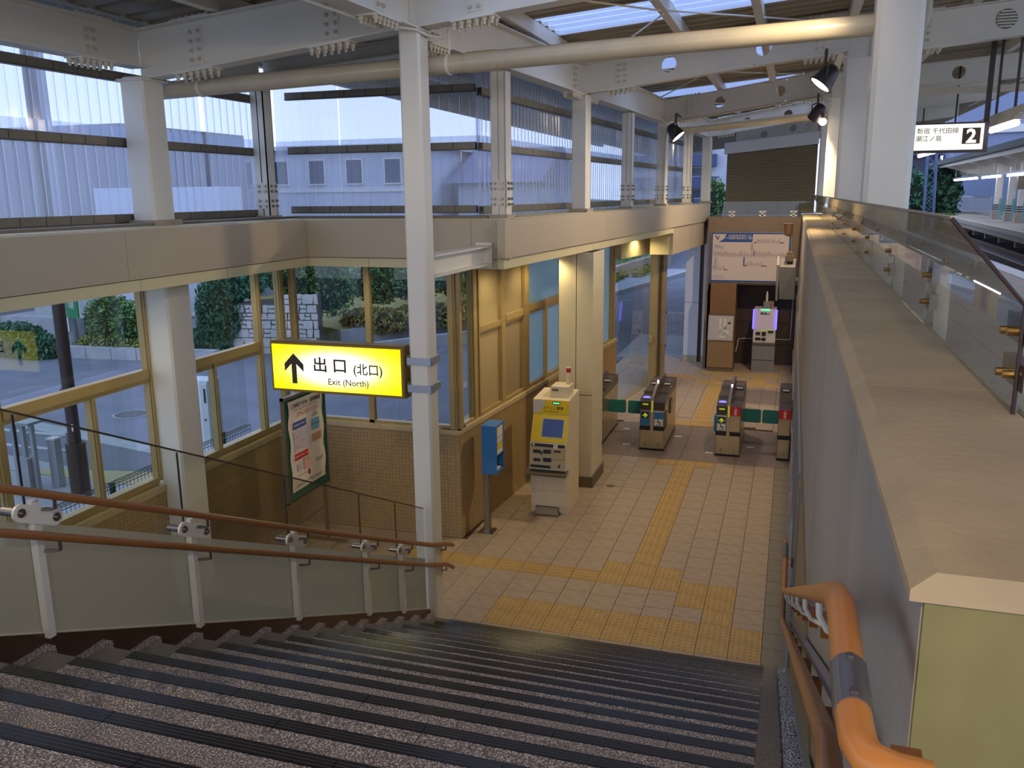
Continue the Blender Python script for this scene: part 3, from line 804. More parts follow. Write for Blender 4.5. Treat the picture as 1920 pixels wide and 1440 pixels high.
# ---- girts and pale corrugated screens
def girt(label, p0, p1, h=0.075, w_=0.06):
    t = thing('girt', label, 'girt', tuple(p0), 0, 'girts of the pale screens')
    p0, p1 = Vector(p0), Vector(p1); L = p1-p0; ln = L.length; d = L.normalized(); s = Vector((-d.y,d.x,0))
    n = max(1, round(ln/0.27))
    for i in range(n):
        a = p0 + d*(ln*i/n+0.004); b = p0 + d*(ln*(i+1)/n-0.004); z = Vector((0,0,h))
        part('girt_segment', MB().hexa([a-s*w_/2,b-s*w_/2,b+s*w_/2,a+s*w_/2,a-s*w_/2+z,b-s*w_/2+z,b+s*w_/2+z,a+s*w_/2+z]), M['girt'], t)
    k0 = Vector((0,0,0.006)); k1 = Vector((0,0,h-0.006)); q_ = w_/2-0.006
    part('core', MB().hexa([p0-s*q_+k0,p1-s*q_+k0,p1+s*q_+k0,p0+s*q_+k0,p0-s*q_+k1,p1-s*q_+k1,p1+s*q_+k1,p0+s*q_+k1]), M['black'], t)
    part('lip', MB().hexa([p0-s*w_/2*1.1-Vector((0,0,0.012)),p1-s*w_/2*1.1-Vector((0,0,0.012)),p1+s*w_/2-Vector((0,0,0.012)),p0+s*w_/2-Vector((0,0,0.012)),
         p0-s*w_/2*1.1,p1-s*w_/2*1.1,p1+s*w_/2,p0+s*w_/2]), M['bronze_dark'], t)
for z, nm in ((3.975,'lowest'),(4.68,'middle'),(5.275,'top')):
    girt('bronze %s girt of the left screen, near the thick column' % nm, (-6.04,-6.4,z), (-6.04,1.66,z))
    zz_ = z + (0.03 if z < 5 else 0.065)
    girt('bronze %s girt of the middle screen behind the stair-foot post' % nm, (-5.86,2.06,zz_), (-3.42,2.06,zz_))
    a, b = wpt(0.30,0.1,z+0.02), wpt(0.30,13.3,z+0.02)
    girt('bronze %s girt of the long screen along the fascia' % nm, a, b)
def corr(p0, p1, z0, z1, per=0.125, depth=0.018, jitter=0.0):
    mb = MB(); p0, p1 = Vector(p0), Vector(p1); L = p1-p0; ln = L.length; d = L.normalized(); s = Vector((-d.y,d.x,0))
    pr_ = []; x = 0.0
    while x < ln:
        for q, k in ((0,0),(0.70,0.0),(0.78,1.0),(0.92,1.0)):
            xx = x+q*per
            if xx <= ln: pr_.append((xx, k*depth))
        x += per
    n = len(pr_); vs = []
    for z in (z0, (z0+z1)/2, z1):
        for xx, k in pr_: vs.append(p0 + d*xx + s*(k + random.uniform(-jitter, jitter)) + Vector((0,0,z)))
    fs = []
    for r in range(2):
        for i in range(n-1): fs.append((r*n+i, r*n+i+1, (r+1)*n+i+1, (r+1)*n+i))
    return mb.add(vs, fs)
def screen(label, p0, p1, edges, z=(3.90,4.86,4.70,5.85)):
    t = thing('corrugated_screen', label, 'screen', (p0[0],p0[1],3.9), 0, 'pale corrugated screens')
    p0, p1 = Vector((*p0[:2],0)), Vector((*p1[:2],0)); d = (p1-p0); ln = d.length; d.normalize(); s = Vector((-d.y,d.x,0))
    for a, b in zip(edges[:-1], edges[1:]):
        part('lower_sheet', corr(p0+d*a*ln+s*0.0, p0+d*b*ln, z[0], z[1], jitter=0.0015), M['poly'], t)
        part('upper_sheet', corr(p0+d*a*ln-s*0.02, p0+d*b*ln-s*0.02, z[2], z[3], jitter=0.001), M['poly'], t)
screen('pale blue translucent corrugated screen on the far left', (-6.10,1.95), (-6.10,-6.6), [0,0.14,0.27,0.5,0.75,1.0])
screen('pale blue translucent corrugated screen in the middle, behind the stair-foot post', (-3.40,2.13), (-6.10,2.13), [0,0.34,0.67,1.0])
screen('long pale translucent corrugated screen receding along the fascia', wpt(0.24,13.3), wpt(0.24,0.15), [0,0.2,0.4,0.6,0.8,1.0])
# ================================================================== CEILING (roof deck)
ceil = struct('ceiling')
def rz_(x): return 6.17 + 0.08*(x+2.7)
def deck(x0, x1, y0, y1, per=0.3, dep=0.06):
    mb = MB(); pr_ = []; y = y0
    while y < y1-1e-4:
        for q, k in ((0,0),(0.45,0),(0.55,1),(0.9,1)):
            if y+q*per <= y1: pr_.append((y+q*per, k*dep))
        y += per
    pr_.append((y1, 0))
    n = len(pr_); vs = []
    for x in (x0, x1):
        for yy, k in pr_: vs.append((x, yy, rz_(x)+k))
    return mb.add(vs, [(i, n+i, n+i+1, i+1) for i in range(n-1)])
sky_b = [(-5.4,-4.3),(-1.4,-0.4),(2.65,3.75),(6.65,7.75),(10.65,11.75),(14.65,15.7)]
y = -10.0
edges = []
for a, b in sky_b: edges += [(y, a, 0), (a, b, 1)]; y = b
edges.append((y, 34.0, 0))
for a, b, sky in edges:
    if sky:
        part('skylight_sheet', deck(-2.9, 0.5, a, b), M['skylight'], ceil)
        part('deck_sheet', deck(-6.4, -2.9, a, b), M['deck'], ceil); part('deck_sheet', deck(0.5, 5.6, a, b), M['deck'], ceil)
    else: part('deck_sheet', deck(-6.4, 5.6, a, b), M['deck'], ceil)
for i, x in enumerate((-6.2,-5.0,-2.95,-1.42,-0.46,0.62,2.0,3.4,4.8)):
    part('purlin', MB().hexa([(x-0.05,-10,rz_(x)-0.16),(x+0.05,-10,rz_(x)-0.16),(x+0.05,22,rz_(x)-0.16),(x-0.05,22,rz_(x)-0.16),
        (x-0.05,-10,rz_(x)-0.002),(x+0.05,-10,rz_(x)-0.002),(x+0.05,22,rz_(x)-0.002),(x-0.05,22,rz_(x)-0.002)]), WS, ceil)
for j, (ya, yb) in enumerate(zip(FY[:-1], FY[1:])):
    part('brace_rod', MB().cyl((-2.8,ya+0.2,5.98),(-1.42,yb-0.2-2.3,6.1),0.011,6).cyl((-2.6,yb-0.1,5.98),(-1.42,ya+2.7,6.1),0.011,6), WS, ceil)
    part('brace_rod', MB().cyl((-1.42,ya+2.6,6.12),(0.4,yb-0.1,6.28),0.011,6), WS, ceil)
# ================================================================== PIPES
pp = thing('drain_pipe', 'long beige drain pipe sloping across below the roof beams', 'pipe', (-5.8,0.2,5.2))
def zp(x): return 5.235 + 0.036*(x+5.8)
part('pipe_run', MB().cyl((-6.02,-0.02,zp(-6.02)),(0.62,0.25,zp(0.62)),0.083,20), M['pipe'], pp, smooth=True)
part('pipe_socket', MB().cyl((-2.78,0.113,zp(-2.78)),(-2.5,0.124,zp(-2.5)),0.09,20), M['pipe'], pp, smooth=True)
for x in (-5.5,-2.95):
    part('hanger_ring', MB().cyl((x-0.012,0.227+0.041*x,zp(x)),(x+0.012,0.227+0.041*x,zp(x)),0.093,20), WS, pp)
    part('hanger_rod', MB().cyl((x,0.227+0.041*x,zp(x)+0.08),(x,0.227+0.041*x,5.64),0.01,6), WS, pp)
p2 = thing('drain_pipe', 'beige drain pipe slanting behind the second holed beam', 'pipe', (-2.4,10.55,5.4))
part('pipe_run', MB().cyl((-2.35,10.6,5.40),(0.56,10.6,5.62),0.075,16), M['pipe'], p2, smooth=True)
for x in (-2.2,0.3): part('hanger_rod', MB().tube([(x,10.6,5.48+0.075*(x+2.3)),(x,10.6,5.62+0.11*(x+2.3)),(x,10.28,5.62+0.11*(x+2.3))],0.01,6), WS, p2)
p3 = thing('elbow_pipe', 'beige pipe elbow behind the head of the wide platform column', 'pipe', (1.25,3.2,5.8))
pth = [(0.75,3.2,5.84),(1.05,3.2,5.84)] + [(1.05+0.2*math.sin(a),3.2,6.04-0.2*math.cos(a)) for a in [0.3,0.7,1.1,1.57]] + [(1.25,3.2,6.4)]
part('pipe_run', MB().tube(pth, 0.085, 14), M['pipe'], p3, smooth=True)
cd = thing('conduit', 'thin cream conduit bending around the head of the stair-foot post', 'conduit', (-3.1,-0.25,5.6))
part('conduit_run', MB().tube([(-3.45,-2.6,5.58),(-3.33,-0.6,5.58),(-3.12,-0.24,5.585),(-3.05,-0.12,5.55),(-3.0,0.1,5.56)], 0.013, 8), WS, cd)
c2 = thing('conduit', 'thin beige conduit following the second holed beam down to the floodlight column', 'conduit', (-2.3,10.1,5.5))
pth = [(0.45,10.05,5.9),(-0.4,10.05,5.79),(-2.2,10.0,5.55),(-2.36,9.98,5.45),(-2.40,9.97,5.2),(-2.40,9.97,4.0)]
part('conduit_run', MB().tube(pth, 0.02, 8), M['pipe'], c2, smooth=True)
# ================================================================== FLOODLIGHTS
LAMPW = {}
def flood(label, loc, aim, power, col=(255,228,186), size=1.05, angle=2.0, arm=None):
    """bell-shaped black floodlight hung on a yoke; aim = target point"""
    t = thing('floodlight', label, 'lamp', loc, 0, 'black floodlights under the roof')
    Lc = Vector(loc); d = (Vector(aim)-Lc).normalized(); q = d.to_track_quat('-Z','Y').to_matrix().to_4x4()
    prof = [(0.035,0.16),(0.075,0.13),(0.098,0.05),(0.118,-0.06),(0.122,-0.075),(0.112,-0.075)]
    mb = MB(); n = 18; vs = []
    for r, z in prof: vs += [(size*r*math.cos(2*math.pi*i/n), size*r*math.sin(2*math.pi*i/n), size*z) for i in range(n)]
    fs = [tuple(range(n))]
    for j in range(len(prof)-1): fs += [(j*n+i, (j+1)*n+i, (j+1)*n+(i+1)%n, j*n+(i+1)%n) for i in range(n)]
    mb.add(vs, fs); mb.xf(Matrix.Translation(Lc) @ q)
    part('housing', mb, M['lampblack'], t, smooth=True)
    lens = MB().cyl((0,0,-0.066*size),(0,0,-0.070*size),0.11*size,18).xf(Matrix.Translation(Lc) @ q)
    part('lens', lens, M['lampglow'], t)
    top = Lc + Vector((0,0,0.34))
    side = Vector((d.y,-d.x,0)).normalized()
    part('yoke', MB().tube([Lc+side*0.12+d*0.02, Lc+side*0.12+Vector((0,0,0.16)), Lc+Vector((0,0,0.2)), Lc-side*0.12+Vector((0,0,0.16)), Lc-side*0.12+d*0.02],0.012,6), M['lampblack'], t)
    part('stem', MB().box(Lc.x-0.018,Lc.x+0.018,Lc.y-0.018,Lc.y+0.018,Lc.z+0.18,Lc.z+0.36), M['lampblack'], t)
    if arm: part('arm', MB().hexa([Vector((min(Lc.x,arm[0])-0.015,min(Lc.y,arm[1])-0.015,Lc.z+0.33)),Vector((max(Lc.x,arm[0])+0.015,min(Lc.y,arm[1])-0.015,Lc.z+0.33)),Vector((max(Lc.x,arm[0])+0.015,max(Lc.y,arm[1])+0.015,Lc.z+0.33)),Vector((min(Lc.x,arm[0])-0.015,max(Lc.y,arm[1])+0.015,Lc.z+0.33)),Vector((min(Lc.x,arm[0])-0.015,min(Lc.y,arm[1])-0.015,Lc.z+0.36)),Vector((max(Lc.x,arm[0])+0.015,min(Lc.y,arm[1])-0.015,Lc.z+0.36)),Vector((max(Lc.x,arm[0])+0.015,max(Lc.y,arm[1])+0.015,Lc.z+0.36)),Vector((min(Lc.x,arm[0])-0.015,max(Lc.y,arm[1])+0.015,Lc.z+0.36))]), M['lampblack'], t)
    l = D.lights.new('flood_beam', 'SPOT'); l.energy = power; l.color = lin(col); l.spot_size = angle; l.spot_blend = 0.6; l.shadow_soft_size = 0.09
    lo = D.objects.new('flood_beam', l); COL.objects.link(lo)
    lo.matrix_world = Matrix.Translation(Lc + d*0.09*size) @ q
    lo.parent = t; lo.matrix_parent_inverse = Matrix.Translation(-Lc)
    return t
flood('black floodlight by the second platform column, glowing towards the hall', (0.33,4.55,5.57), (-1.2,4.2,3.6), 330, size=1.2, arm=(0.33,4.85))
flood('black floodlight by the third platform column with a bare bright bulb', (0.36,9.7,5.56), (-1.1,11.6,2.4), 420, size=1.2, arm=(0.36,10.15))
flood('black floodlight hung at the floodlight column of the long screen', (-2.14,9.45,5.29), (-0.7,9.3,3.6), 260, size=1.2, arm=(-2.14,10.15))
flood('floodlight cut off by the top edge beside the wide platform column', (0.36,-0.55,5.80), (-1.4,0.9,4.2), 70)
flood('unseen fill floodlight added above the stairs behind the viewer, right side', (0.10,-8.8,5.75), (-1.8,-4.0,2.0), 190)  # added fill lamp out of view, brightens the stairs and the parapet end
flood('unseen fill floodlight added above the stairs, out of view to the left', (-5.4,-5.2,5.15), (-3.0,-2.6,2.0), 170)  # second added lamp outside the frame, put in to light the stairs
bulb = thing('bare_bulb', 'glaring white bulb below the third platform column floodlight', 'lamp', (0.46,9.6,5.42))
part('globe', MB().sphere((0.46,9.6,5.42),0.065,14,10), emat('bulb_glow',(255,240,225),14.0), bulb, smooth=True)
part('socket', MB().cyl((0.46,9.6,5.47),(0.46,9.6,5.56),0.025,10), M['lampblack'], bulb)
# ================================================================== LEFT BALUSTRADE
bal = thing('glass_balustrade', 'clear and frosted glass balustrade on cream posts along the left of the stairs', 'balustrade', (-3.2,-0.3,0.2))
PY = [-6.66,-5.64,-4.612,-3.585,-2.545,-1.50,-0.84,-0.235]
def zb(y): return sl(y,-0.879,0.479)
def zt(y): return sl(y,-0.657,1.433,0.4655)
def zf(y): return sl(y,-1.82,1.457,0.4665)
for a, b in zip(PY[:-1], PY[1:]):
    a2, b2 = a+0.006, b-0.006
    pane = part('glass_pane', MB().hexa([(-3.206,a2,zb(a2)),(-3.194,a2,zb(a2)),(-3.194,b2,zb(b2)),(-3.206,b2,zb(b2)),
        (-3.206,a2,zt(a2)),(-3.194,a2,zt(a2)),(-3.194,b2,zt(b2)),(-3.206,b2,zt(b2))]), M['rail_glass'], bal)
    part('frosted_film', MB().add([(-3.192,a2,zb(a2)+0.002),(-3.192,b2,zb(b2)+0.002),(-3.192,b2,zf(b2)),(-3.192,a2,zf(a2))],[(0,1,2,3)]), M['frost'], pane)
    part('edge_trim', MB().hexa([(-3.207,a2,zt(a2)-0.004),(-3.193,a2,zt(a2)-0.004),(-3.193,b2,zt(b2)-0.004),(-3.207,b2,zt(b2)-0.004),
        (-3.207,a2,zt(a2)+0.006),(-3.193,a2,zt(a2)+0.006),(-3.193,b2,zt(b2)+0.006),(-3.207,b2,zt(b2)+0.006)]), M['bronze_dark'], pane)
part('base_channel', MB().hexa([(-3.215,-7.0,zb(-7.0)-0.02),(-3.182,-7.0,zb(-7.0)-0.02),(-3.182,-0.235,zb(-0.235)-0.02),(-3.215,-0.235,zb(-0.235)-0.02),
    (-3.215,-7.0,zb(-7.0)+0.004),(-3.182,-7.0,zb(-7.0)+0.004),(-3.182,-0.235,zb(-0.235)+0.004),(-3.215,-0.235,zb(-0.235)+0.004)]), WS, bal)
for y in PY[:-1]:
    zc = sl(y,-2.545,1.846,0.4615)
    part('gap_seal', MB().box(-3.203,-3.197,y-0.005,y+0.005,zb(y),zt(y)-0.01), M['black'], bal)
    po = part('post', MB().box(-3.165,-3.135,y-0.019,y+0.019,zb(y)-0.012,zc+0.07).box(-3.19,-3.165,y-0.006,y+0.006,zb(y),zc), WS, bal)
    # capsule-shaped clamp plate, tilted with the stairs
    n = 10; r = 0.040; hl = 0.100; poly = []
    ca, sa = math.cos(math.atan(0.4615)), -math.sin(math.atan(0.4615))
    for i in range(n+1):
        t = -math.pi/2 + math.pi*i/n; poly.append((hl + r*math.cos(t), r*math.sin(t)))
    for i in range(n+1):
        t = math.pi/2 + math.pi*i/n; poly.append((-hl + r*math.cos(t), r*math.sin(t)))
    poly = [(y + u*ca - v*sa, zc + u*sa + v*ca) for u, v in poly]
    cl = part('clamp_plate', MB().prism(poly, -3.135, -3.122, 'x'), WS, bal)
    for q in (-1, 1):
        yy = y + q*hl*ca; zz = zc + q*hl*sa
        part('clamp_bolt', MB().cyl((-3.225,yy,zz),(-3.116,yy,zz),0.021,12).cyl((-3.116,yy,zz),(-3.103,yy,zz),0.010,8), M['bolt_metal'], cl)
def rail_path(pts, X): return [(X, y, z) for y, z in pts]
R1P = [(-7.0,4.02),(-4.84,3.011),(-3.761,2.505),(-2.351,1.842),(-0.40,0.945),(-0.20,0.862),(-0.05,0.815),(0.16,0.715)]
R2P = [(-7.0,3.83),(-4.87,2.823),(-3.787,2.317),(-2.372,1.655),(-0.45,0.760),(-0.20,0.655),(-0.02,0.585),(0.15,0.475)]
def handrail(label, pts, X, drop):
    t = thing('handrail', label, 'handrail', (X,pts[-1][0],pts[-1][1]), 0, 'brown handrails on the left balustrade')
    part('grip', MB().tube(rail_path(pts, X), 0.0205, 14), M['brown_rail'], t, smooth=True)
    def zat(y):
        for (a, za), (b, zb_) in zip(pts[:-1], pts[1:]):
            if a <= y <= b: return za + (zb_-za)*(y-a)/(b-a)
        return pts[0][1]
    for y in PY[1:-1]+[-0.06]:
        yy = y+0.035; z = zat(yy)
        part('bracket', MB().tube([(X,yy,z-0.015),(X,yy,z-0.06),(X-0.03,yy,z-0.068),(-3.098 if y == -0.06 else -3.135,yy-0.02,z-0.068)],0.0085,8), M['bolt_metal'], t, smooth=True)
    return t
handrail('upper brown round handrail along the glass balustrade', R1P, -3.06, 0)
handrail('lower brown round handrail along the glass balustrade', R2P, -3.06, 0)
# ================================================================== RIGHT HANDRAILS
def wallrail(label, pts, near_cap, grp='orange handrails on the right wall', r=0.0225, mt='orange', brk=(), sleeves=()):
    t = thing('wall_handrail', label, 'handrail', pts[-1], 0, grp)
    part('grip', MB().tube(pts, r, 18), M[mt], t, smooth=True)
    for (p, z) in brk:
        part('bracket_block', MB().box(0.214,0.25,p-0.028,p+0.028,z-0.14,z-0.07), M['brown_block'], t)
        part('bracket_arm', MB().tube([(0.16,p,z-0.015),(0.163,p,z-0.055),(0.182,p,z-0.09),(0.216,p,z-0.105)],0.008,8), WS, t, smooth=True)
    for a, b in sleeves:
        s = part('sleeve', MB().cyl(a, b, r+0.0022, 18), M['sleeve'], t, smooth=True)
        a, b = Vector(a), Vector(b)
        bb = MB()
        for q in (0.1, 0.9):
            c = a.lerp(b, q)+Vector((0,0,r)); bb.cyl(c, c+Vector((0,0,0.006)), 0.006, 8)
        part('screws', bb, M['bolt_metal'], s)
    return t
def zr(y): return 0.968 + 0.4655*(-0.5-y)
ru = [(0.235,-6.52,3.56),(0.20,-6.515,3.56),(0.172,-6.50,3.56),(0.162,-6.47,3.56),(0.16,-6.43,3.56),(0.16,-6.13,3.56),(0.16,-6.06,3.545),(0.16,-5.98,zr(-5.98)),(0.16,-0.60,zr(-0.60)),(0.16,-0.50,0.975),(0.16,-0.38,0.945),(0.16,0.62,0.945)]
bk = [(y_, zr(y_)) for y_ in (-5.5,-4.7,-3.9,-3.1,-2.3,-1.5,-0.8)] + [(-6.38,3.56),(-0.2,0.945),(0.4,0.945)]
wallrail('upper orange handrail on the right wall with a grey metal sleeve', ru, None, brk=bk, sleeves=[((0.16,-6.41,3.56),(0.16,-6.30,3.56)),((0.16,0.2,0.945),(0.16,0.55,0.945))])
def zr2(y): return 0.752 + 0.4632*(-0.6-y)
rl = [(0.16,-7.3,3.28),(0.16,-6.2,3.28),(0.16,-6.05,3.275),(0.16,-5.95,zr2(-5.95)),(0.16,-0.65,zr2(-0.65)),(0.16,-0.5,0.72),(0.16,0.5,0.71)]
bk2 = [(y_, zr2(y_)) for y_ in (-5.2,-4.4,-3.6,-2.8,-2.0,-1.2)] + [(-0.2,0.715),(0.3,0.71)]
wallrail('lower tan handrail on the right wall beneath the orange one', rl, None, mt='brown_rail', brk=bk2)
# ================================================================== PARAPET GLASS (platform side)
pg = thing('parapet_glass', 'bolted glass screen with a canted top standing on the right concrete parapet', 'glass screen', (0.55,-5.3,3.7))
GY = [-5.31,-3.87,-2.43,-0.99,0.45,1.89,3.33,4.77,6.21,7.65,9.09,10.53,11.97,13.7]
for a, b in zip(GY[:-1], GY[1:]):
    a2, b2 = a+0.004, b-0.004
    part('lower_pane', MB().box(0.546,0.554,a2,b2,3.702,3.945), M['rail_glass'], pg)
    part('canted_pane', MB().hexa([(0.546,a2,3.947),(0.554,a2,3.947),(0.554,b2,3.947),(0.546,b2,3.947),(0.384,a2,4.130),(0.392,a2,4.136),(0.392,b2,4.136),(0.384,b2,4.130)]), M['rail_glass'], pg)
for a in GY[:8]:
    y0 = a+0.01 if a < -5 else a
    part('support_post', MB().box(0.585,0.635,y0+0.02,y0+0.10,2.79,3.885), WS, pg)
    for z in (3.785,3.885):
        pl = part('clamp', MB().box(0.556,0.585,y0-0.05,y0+0.16 if a < -5 else y0+0.06,z-0.03,z+0.03), M['stainless'], pg)
        for q in ((0.05,0.12) if a < -5 else (-0.03,0.04)):
            part('bolt', MB().cyl((0.534,y0+q,z-q*0.1),(0.556,y0+q,z-q*0.1),0.010,8), M['brass_bolt'], pl)
part('edge_frame', MB().tube([(0.55,-5.315,3.702),(0.55,-5.315,3.947),(0.386,-5.315,4.136)],0.005,6), mat('dark_edge',(60,36,30),0.4), pg)
part('top_edge', MB().tube([(0.387,-5.31,4.138),(0.387,13.7,4.138)],0.0035,6), M['stainless'], pg)
# far glass above the route map
fg = thing('far_glass', 'low clear glass guard on small clamps above the route map', 'glass screen', (-0.6,13.75,3.63))
for a, b in ((-1.67,-0.98),(-0.98,-0.29),(-0.29,0.40)):
    part('pane', MB().box(a+0.004,b-0.004,13.74,13.75,3.64,3.985), M['rail_glass'], fg)
    c = (a+b)/2
    part('clamp', MB().box(c-0.075,c+0.075,13.72,13.738,3.73,3.765).box(c-0.075,c+0.075,13.72,13.738,3.65,3.685).box(c-0.018,c+0.018,13.72,13.738,3.63,3.75), WS, fg)
# ================================================================== EXIT SIGN
sg = thing('exit_sign', 'glowing yellow exit sign box clamped to the stair-foot post', 'sign', (-4.05,-0.25,2.34))
X0, X1, Z0, Z1 = -4.755, -3.372, 2.345, 2.79
part('case', MB().bbox(X0-0.03,X1+0.035,-0.245,-0.085,Z0-0.025,Z1+0.028,0.012), mat('sign_case',(140,110,50),0.4,metal=0.4), sg)
m_, n_, b_ = newmat('lit_sign_face')
n_.nodes.remove(b_)
em = n_.nodes.new('ShaderNodeEmission'); tcx = n_.nodes.new('ShaderNodeTexCoord'); mp = n_.nodes.new('ShaderNodeMapping')
gr = n_.nodes.new('ShaderNodeTexGradient'); gr.gradient_type = 'QUADRATIC_SPHERE'; rr = n_.nodes.new('ShaderNodeValToRGB')
# a lamp sits behind the acrylic: whiter towards the tube, yellow at the rim
mp.inputs['Location'].default_value = (0, 0, 0); mp.inputs['Scale'].default_value = (1/0.86, 1, 1/0.30)
n_.links.new(tcx.outputs['Object'], mp.inputs[0]); n_.links.new(mp.outputs[0], gr.inputs[0]); n_.links.new(gr.outputs[0], rr.inputs[0])
rr.color_ramp.elements[0].position = 0.0; rr.color_ramp.elements[0].color = (0.62, 0.56, 0.004, 1)
rr.color_ramp.elements[1].position = 0.42; rr.color_ramp.elements[1].color = (1.0, 0.97, 0.80, 1)
e3 = rr.color_ramp.elements.new(0.10); e3.color = (0.82, 0.76, 0.06, 1)
n_.links.new(rr.outputs[0], em.inputs[0]); em.inputs[1].default_value = 1.7
n_.links.new(em.outputs[0], n_.nodes['Material Output'].inputs[0])
cx, cz = (X0+X1)/2, (Z0+Z1)/2
fo = D.objects.new('lit_face', MB().box(X0-cx,X1-cx,-0.004,0.0,Z0-cz,Z1-cz).mesh('lit_face', m_)); fo.location = Vector((cx,-0.246,cz))-Vector((-4.05,-0.25,2.34)); put(fo, sg, 'yellow glowing face')
rx, uz = (1,0,0), (0,0,1)
INK = M['ink']; yf_ = -0.2525
ax_ = -4.515
part('arrow', MB().prism([(ax_-0.027,2.405),(ax_+0.027,2.405),(ax_+0.027,2.60),(ax_+0.105,2.525),(ax_+0.105,2.60),(ax_,2.705),(ax_-0.105,2.60),(ax_-0.105,2.525),(ax_-0.027,2.60)], yf_-0.002, yf_, 'y'), INK, sg)
text('lettering', '出 口', 0.155, (-4.12,yf_,2.595), rx, uz, INK, sg, bold=0.02, sx=1.08)
text('lettering', '(北口)', 0.122, (-3.715,yf_,2.572), rx, uz, INK, sg, bold=0.016, sx=0.98)
text('lettering', 'Exit (North)', 0.088, (-3.93,yf_,2.44), rx, uz, INK, sg, bold=0.012)
for z in (2.68,2.42):
    part('clamp_band', MB().box(-3.32,-3.08,-0.225,0.012,z-0.034,z+0.034), M['galv'], sg)
    part('arm', MB().box(-3.345,-3.30,-0.20,-0.13,z-0.06,z+0.06), M['girt'], sg)
    part('band_tab', MB().box(-3.085,-3.07,-0.20,-0.15,z-0.04,z+0.04), M['galv'], sg)
# ================================================================== NOTICE BOARD (faces the hall, stands by the left wall)
nb_ = thing('notice_board', 'green notice board on a steel stand with a curling white poster', 'notice board', (-5.3,1.0,0))
bl = math.atan2(0.0, 1.0)
XB = -5.2
part('board', MB().box(XB-0.03,XB,0.56,1.435,0.80,2.0), M['green_board'], nb_)
fr = MB().box(XB-0.035,XB+0.008,0.545,0.57,0.78,2.02).box(XB-0.035,XB+0.008,1.425,1.445,0.78,2.02).box(XB-0.035,XB+0.02,0.545,1.445,1.985,2.02).box(XB-0.035,XB+0.008,0.545,1.445,0.775,0.795)
part('frame', fr, M['stainless'], nb_)
for y in (0.56,1.40):
    part('leg', MB().box(XB-0.065,XB-0.035,y,y+0.04,0.03,1.6), M['stainless'], nb_)
    part('foot', MB().box(XB-0.32,XB+0.22,y,y+0.045,0.0,0.035), M['stainless'], nb_)
part('stretcher', MB().box(XB-0.06,XB-0.04,0.56,1.44,0.45,0.48), M['stainless'], nb_)
# poster: slightly wavy sheet
ps = MB(); n = 14; vs = []
py0, py1, pz0, pz1 = 0.625, 1.36, 0.895, 1.955
for i in range(n+1):
    z = pz1 + (pz0-pz1)*i/n; w1 = 0.012*math.sin(i*1.3); 
    for j, y in enumerate((py0, (py0+py1)/2, py1)):
        vs.append((XB+0.010+0.004*math.sin(i*1.1+j), y + w1, z))
for i in range(n):
    for j in range(2): ps.add([], []); 
ps.add(vs, [(i*3+j, (i+1)*3+j, (i+1)*3+j+1, i*3+j+1) for i in range(n) for j in range(2)])
poster = part('poster', ps, M['paper'], nb_, smooth=True)
pr_, pu_ = (0,1,0), (0,0,1); xo = XB+0.0185
def pin(name, y0, y1, z0, z1, mt, parent=poster, lift=0.0): 
    part(name, MB().box(xo+lift-0.001,xo+lift,y0,y1,z0,z1), mt, parent)
PB = mat('poster_blue',(52,86,170),0.6); PR = mat('poster_red',(200,36,56),0.6); PLB = mat('poster_sky',(120,178,214),0.6); PG = mat('poster_grey',(196,196,206),0.6); POr = mat('poster_tan',(200,150,110),0.6); PPk = mat('poster_pink',(226,170,160),0.6)
text('print', 'ご存知ですか、振替輸送', 0.058, (xo,0.995,1.885), pr_, pu_, M['inkblack'], poster, bold=0.012, sx=1.0)
text('print', '鉄道の事故、故障等により電車が止まった時、当社線以外で目的地へ', 0.017, (xo,0.99,1.835), pr_, pu_, M['inkblack'], poster)
text('print', '振替輸送は、ご乗車前にお持ちの乗車券で\n決められた経路の区間内に限りご利用できます', 0.024, (xo,1.02,1.775), pr_, pu_, PR, poster)
pin('print_block', 0.70,0.98,1.62,1.70,PB); text('print','O 振替輸送の対象となる',0.03,(xo+0.001,0.84,1.66),pr_,pu_,M['paper'],poster,bold=0.01)
pin('print_block', 0.70,1.03,1.36,1.60,PG); pin('print_block',1.09,1.26,1.52,1.65,PLB); pin('print_block',1.08,1.29,1.38,1.47,POr)
pin('print_block', 0.74,0.82,1.51,1.54,PPk,lift=0.001); pin('print_block',0.84,0.92,1.44,1.47,PPk,lift=0.001); pin('print_block',0.74,0.82,1.39,1.42,PPk,lift=0.001)
text('print','乗車券をお持ちの場合',0.02,(xo+0.001,1.175,1.585),pr_,pu_,M['inkblack'],poster)
text('print','乗車前に\n定期券をお持ち',0.022,(xo,1.19,1.70),pr_,pu_,M['inkblack'],poster)
pin('print_block', 0.70,0.98,1.255,1.33,PR); text('print','X 振替輸送の対象とならない',0.027,(xo+0.001,0.84,1.293),pr_,pu_,M['paper'],poster,bold=0.01)
pin('print_block',0.74,0.84,1.12,1.20,PG); pin('print_block',0.88,1.0,1.10,1.22,PPk)
text('print','チャージ残額で乗車',0.022,(xo,0.87,1.225),pr_,pu_,M['inkblack'],poster)
text('print','乗車券、定期券\n区間外の場合',0.024,(xo,1.22,1.14),pr_,pu_,M['inkblack'],poster)
text('print','・定期券区間外から乗車された場合',0.018,(xo,0.86,1.06),pr_,pu_,M['inkblack'],poster)
text('print','このほか、発売額に応じて振替輸送をご利用いただけます\nその際は駅係員にお申し出ください。お客さまのご理解をお願いします',0.021,(xo,0.99,0.955),pr_,pu_,M['inkblack'],poster)
PM = mat('poster_maroon',(140,40,60),0.6); pin('print_block',0.955,1.0,1.02,1.06,PM); pin('print_block',0.965,0.99,1.06,1.085,PM)
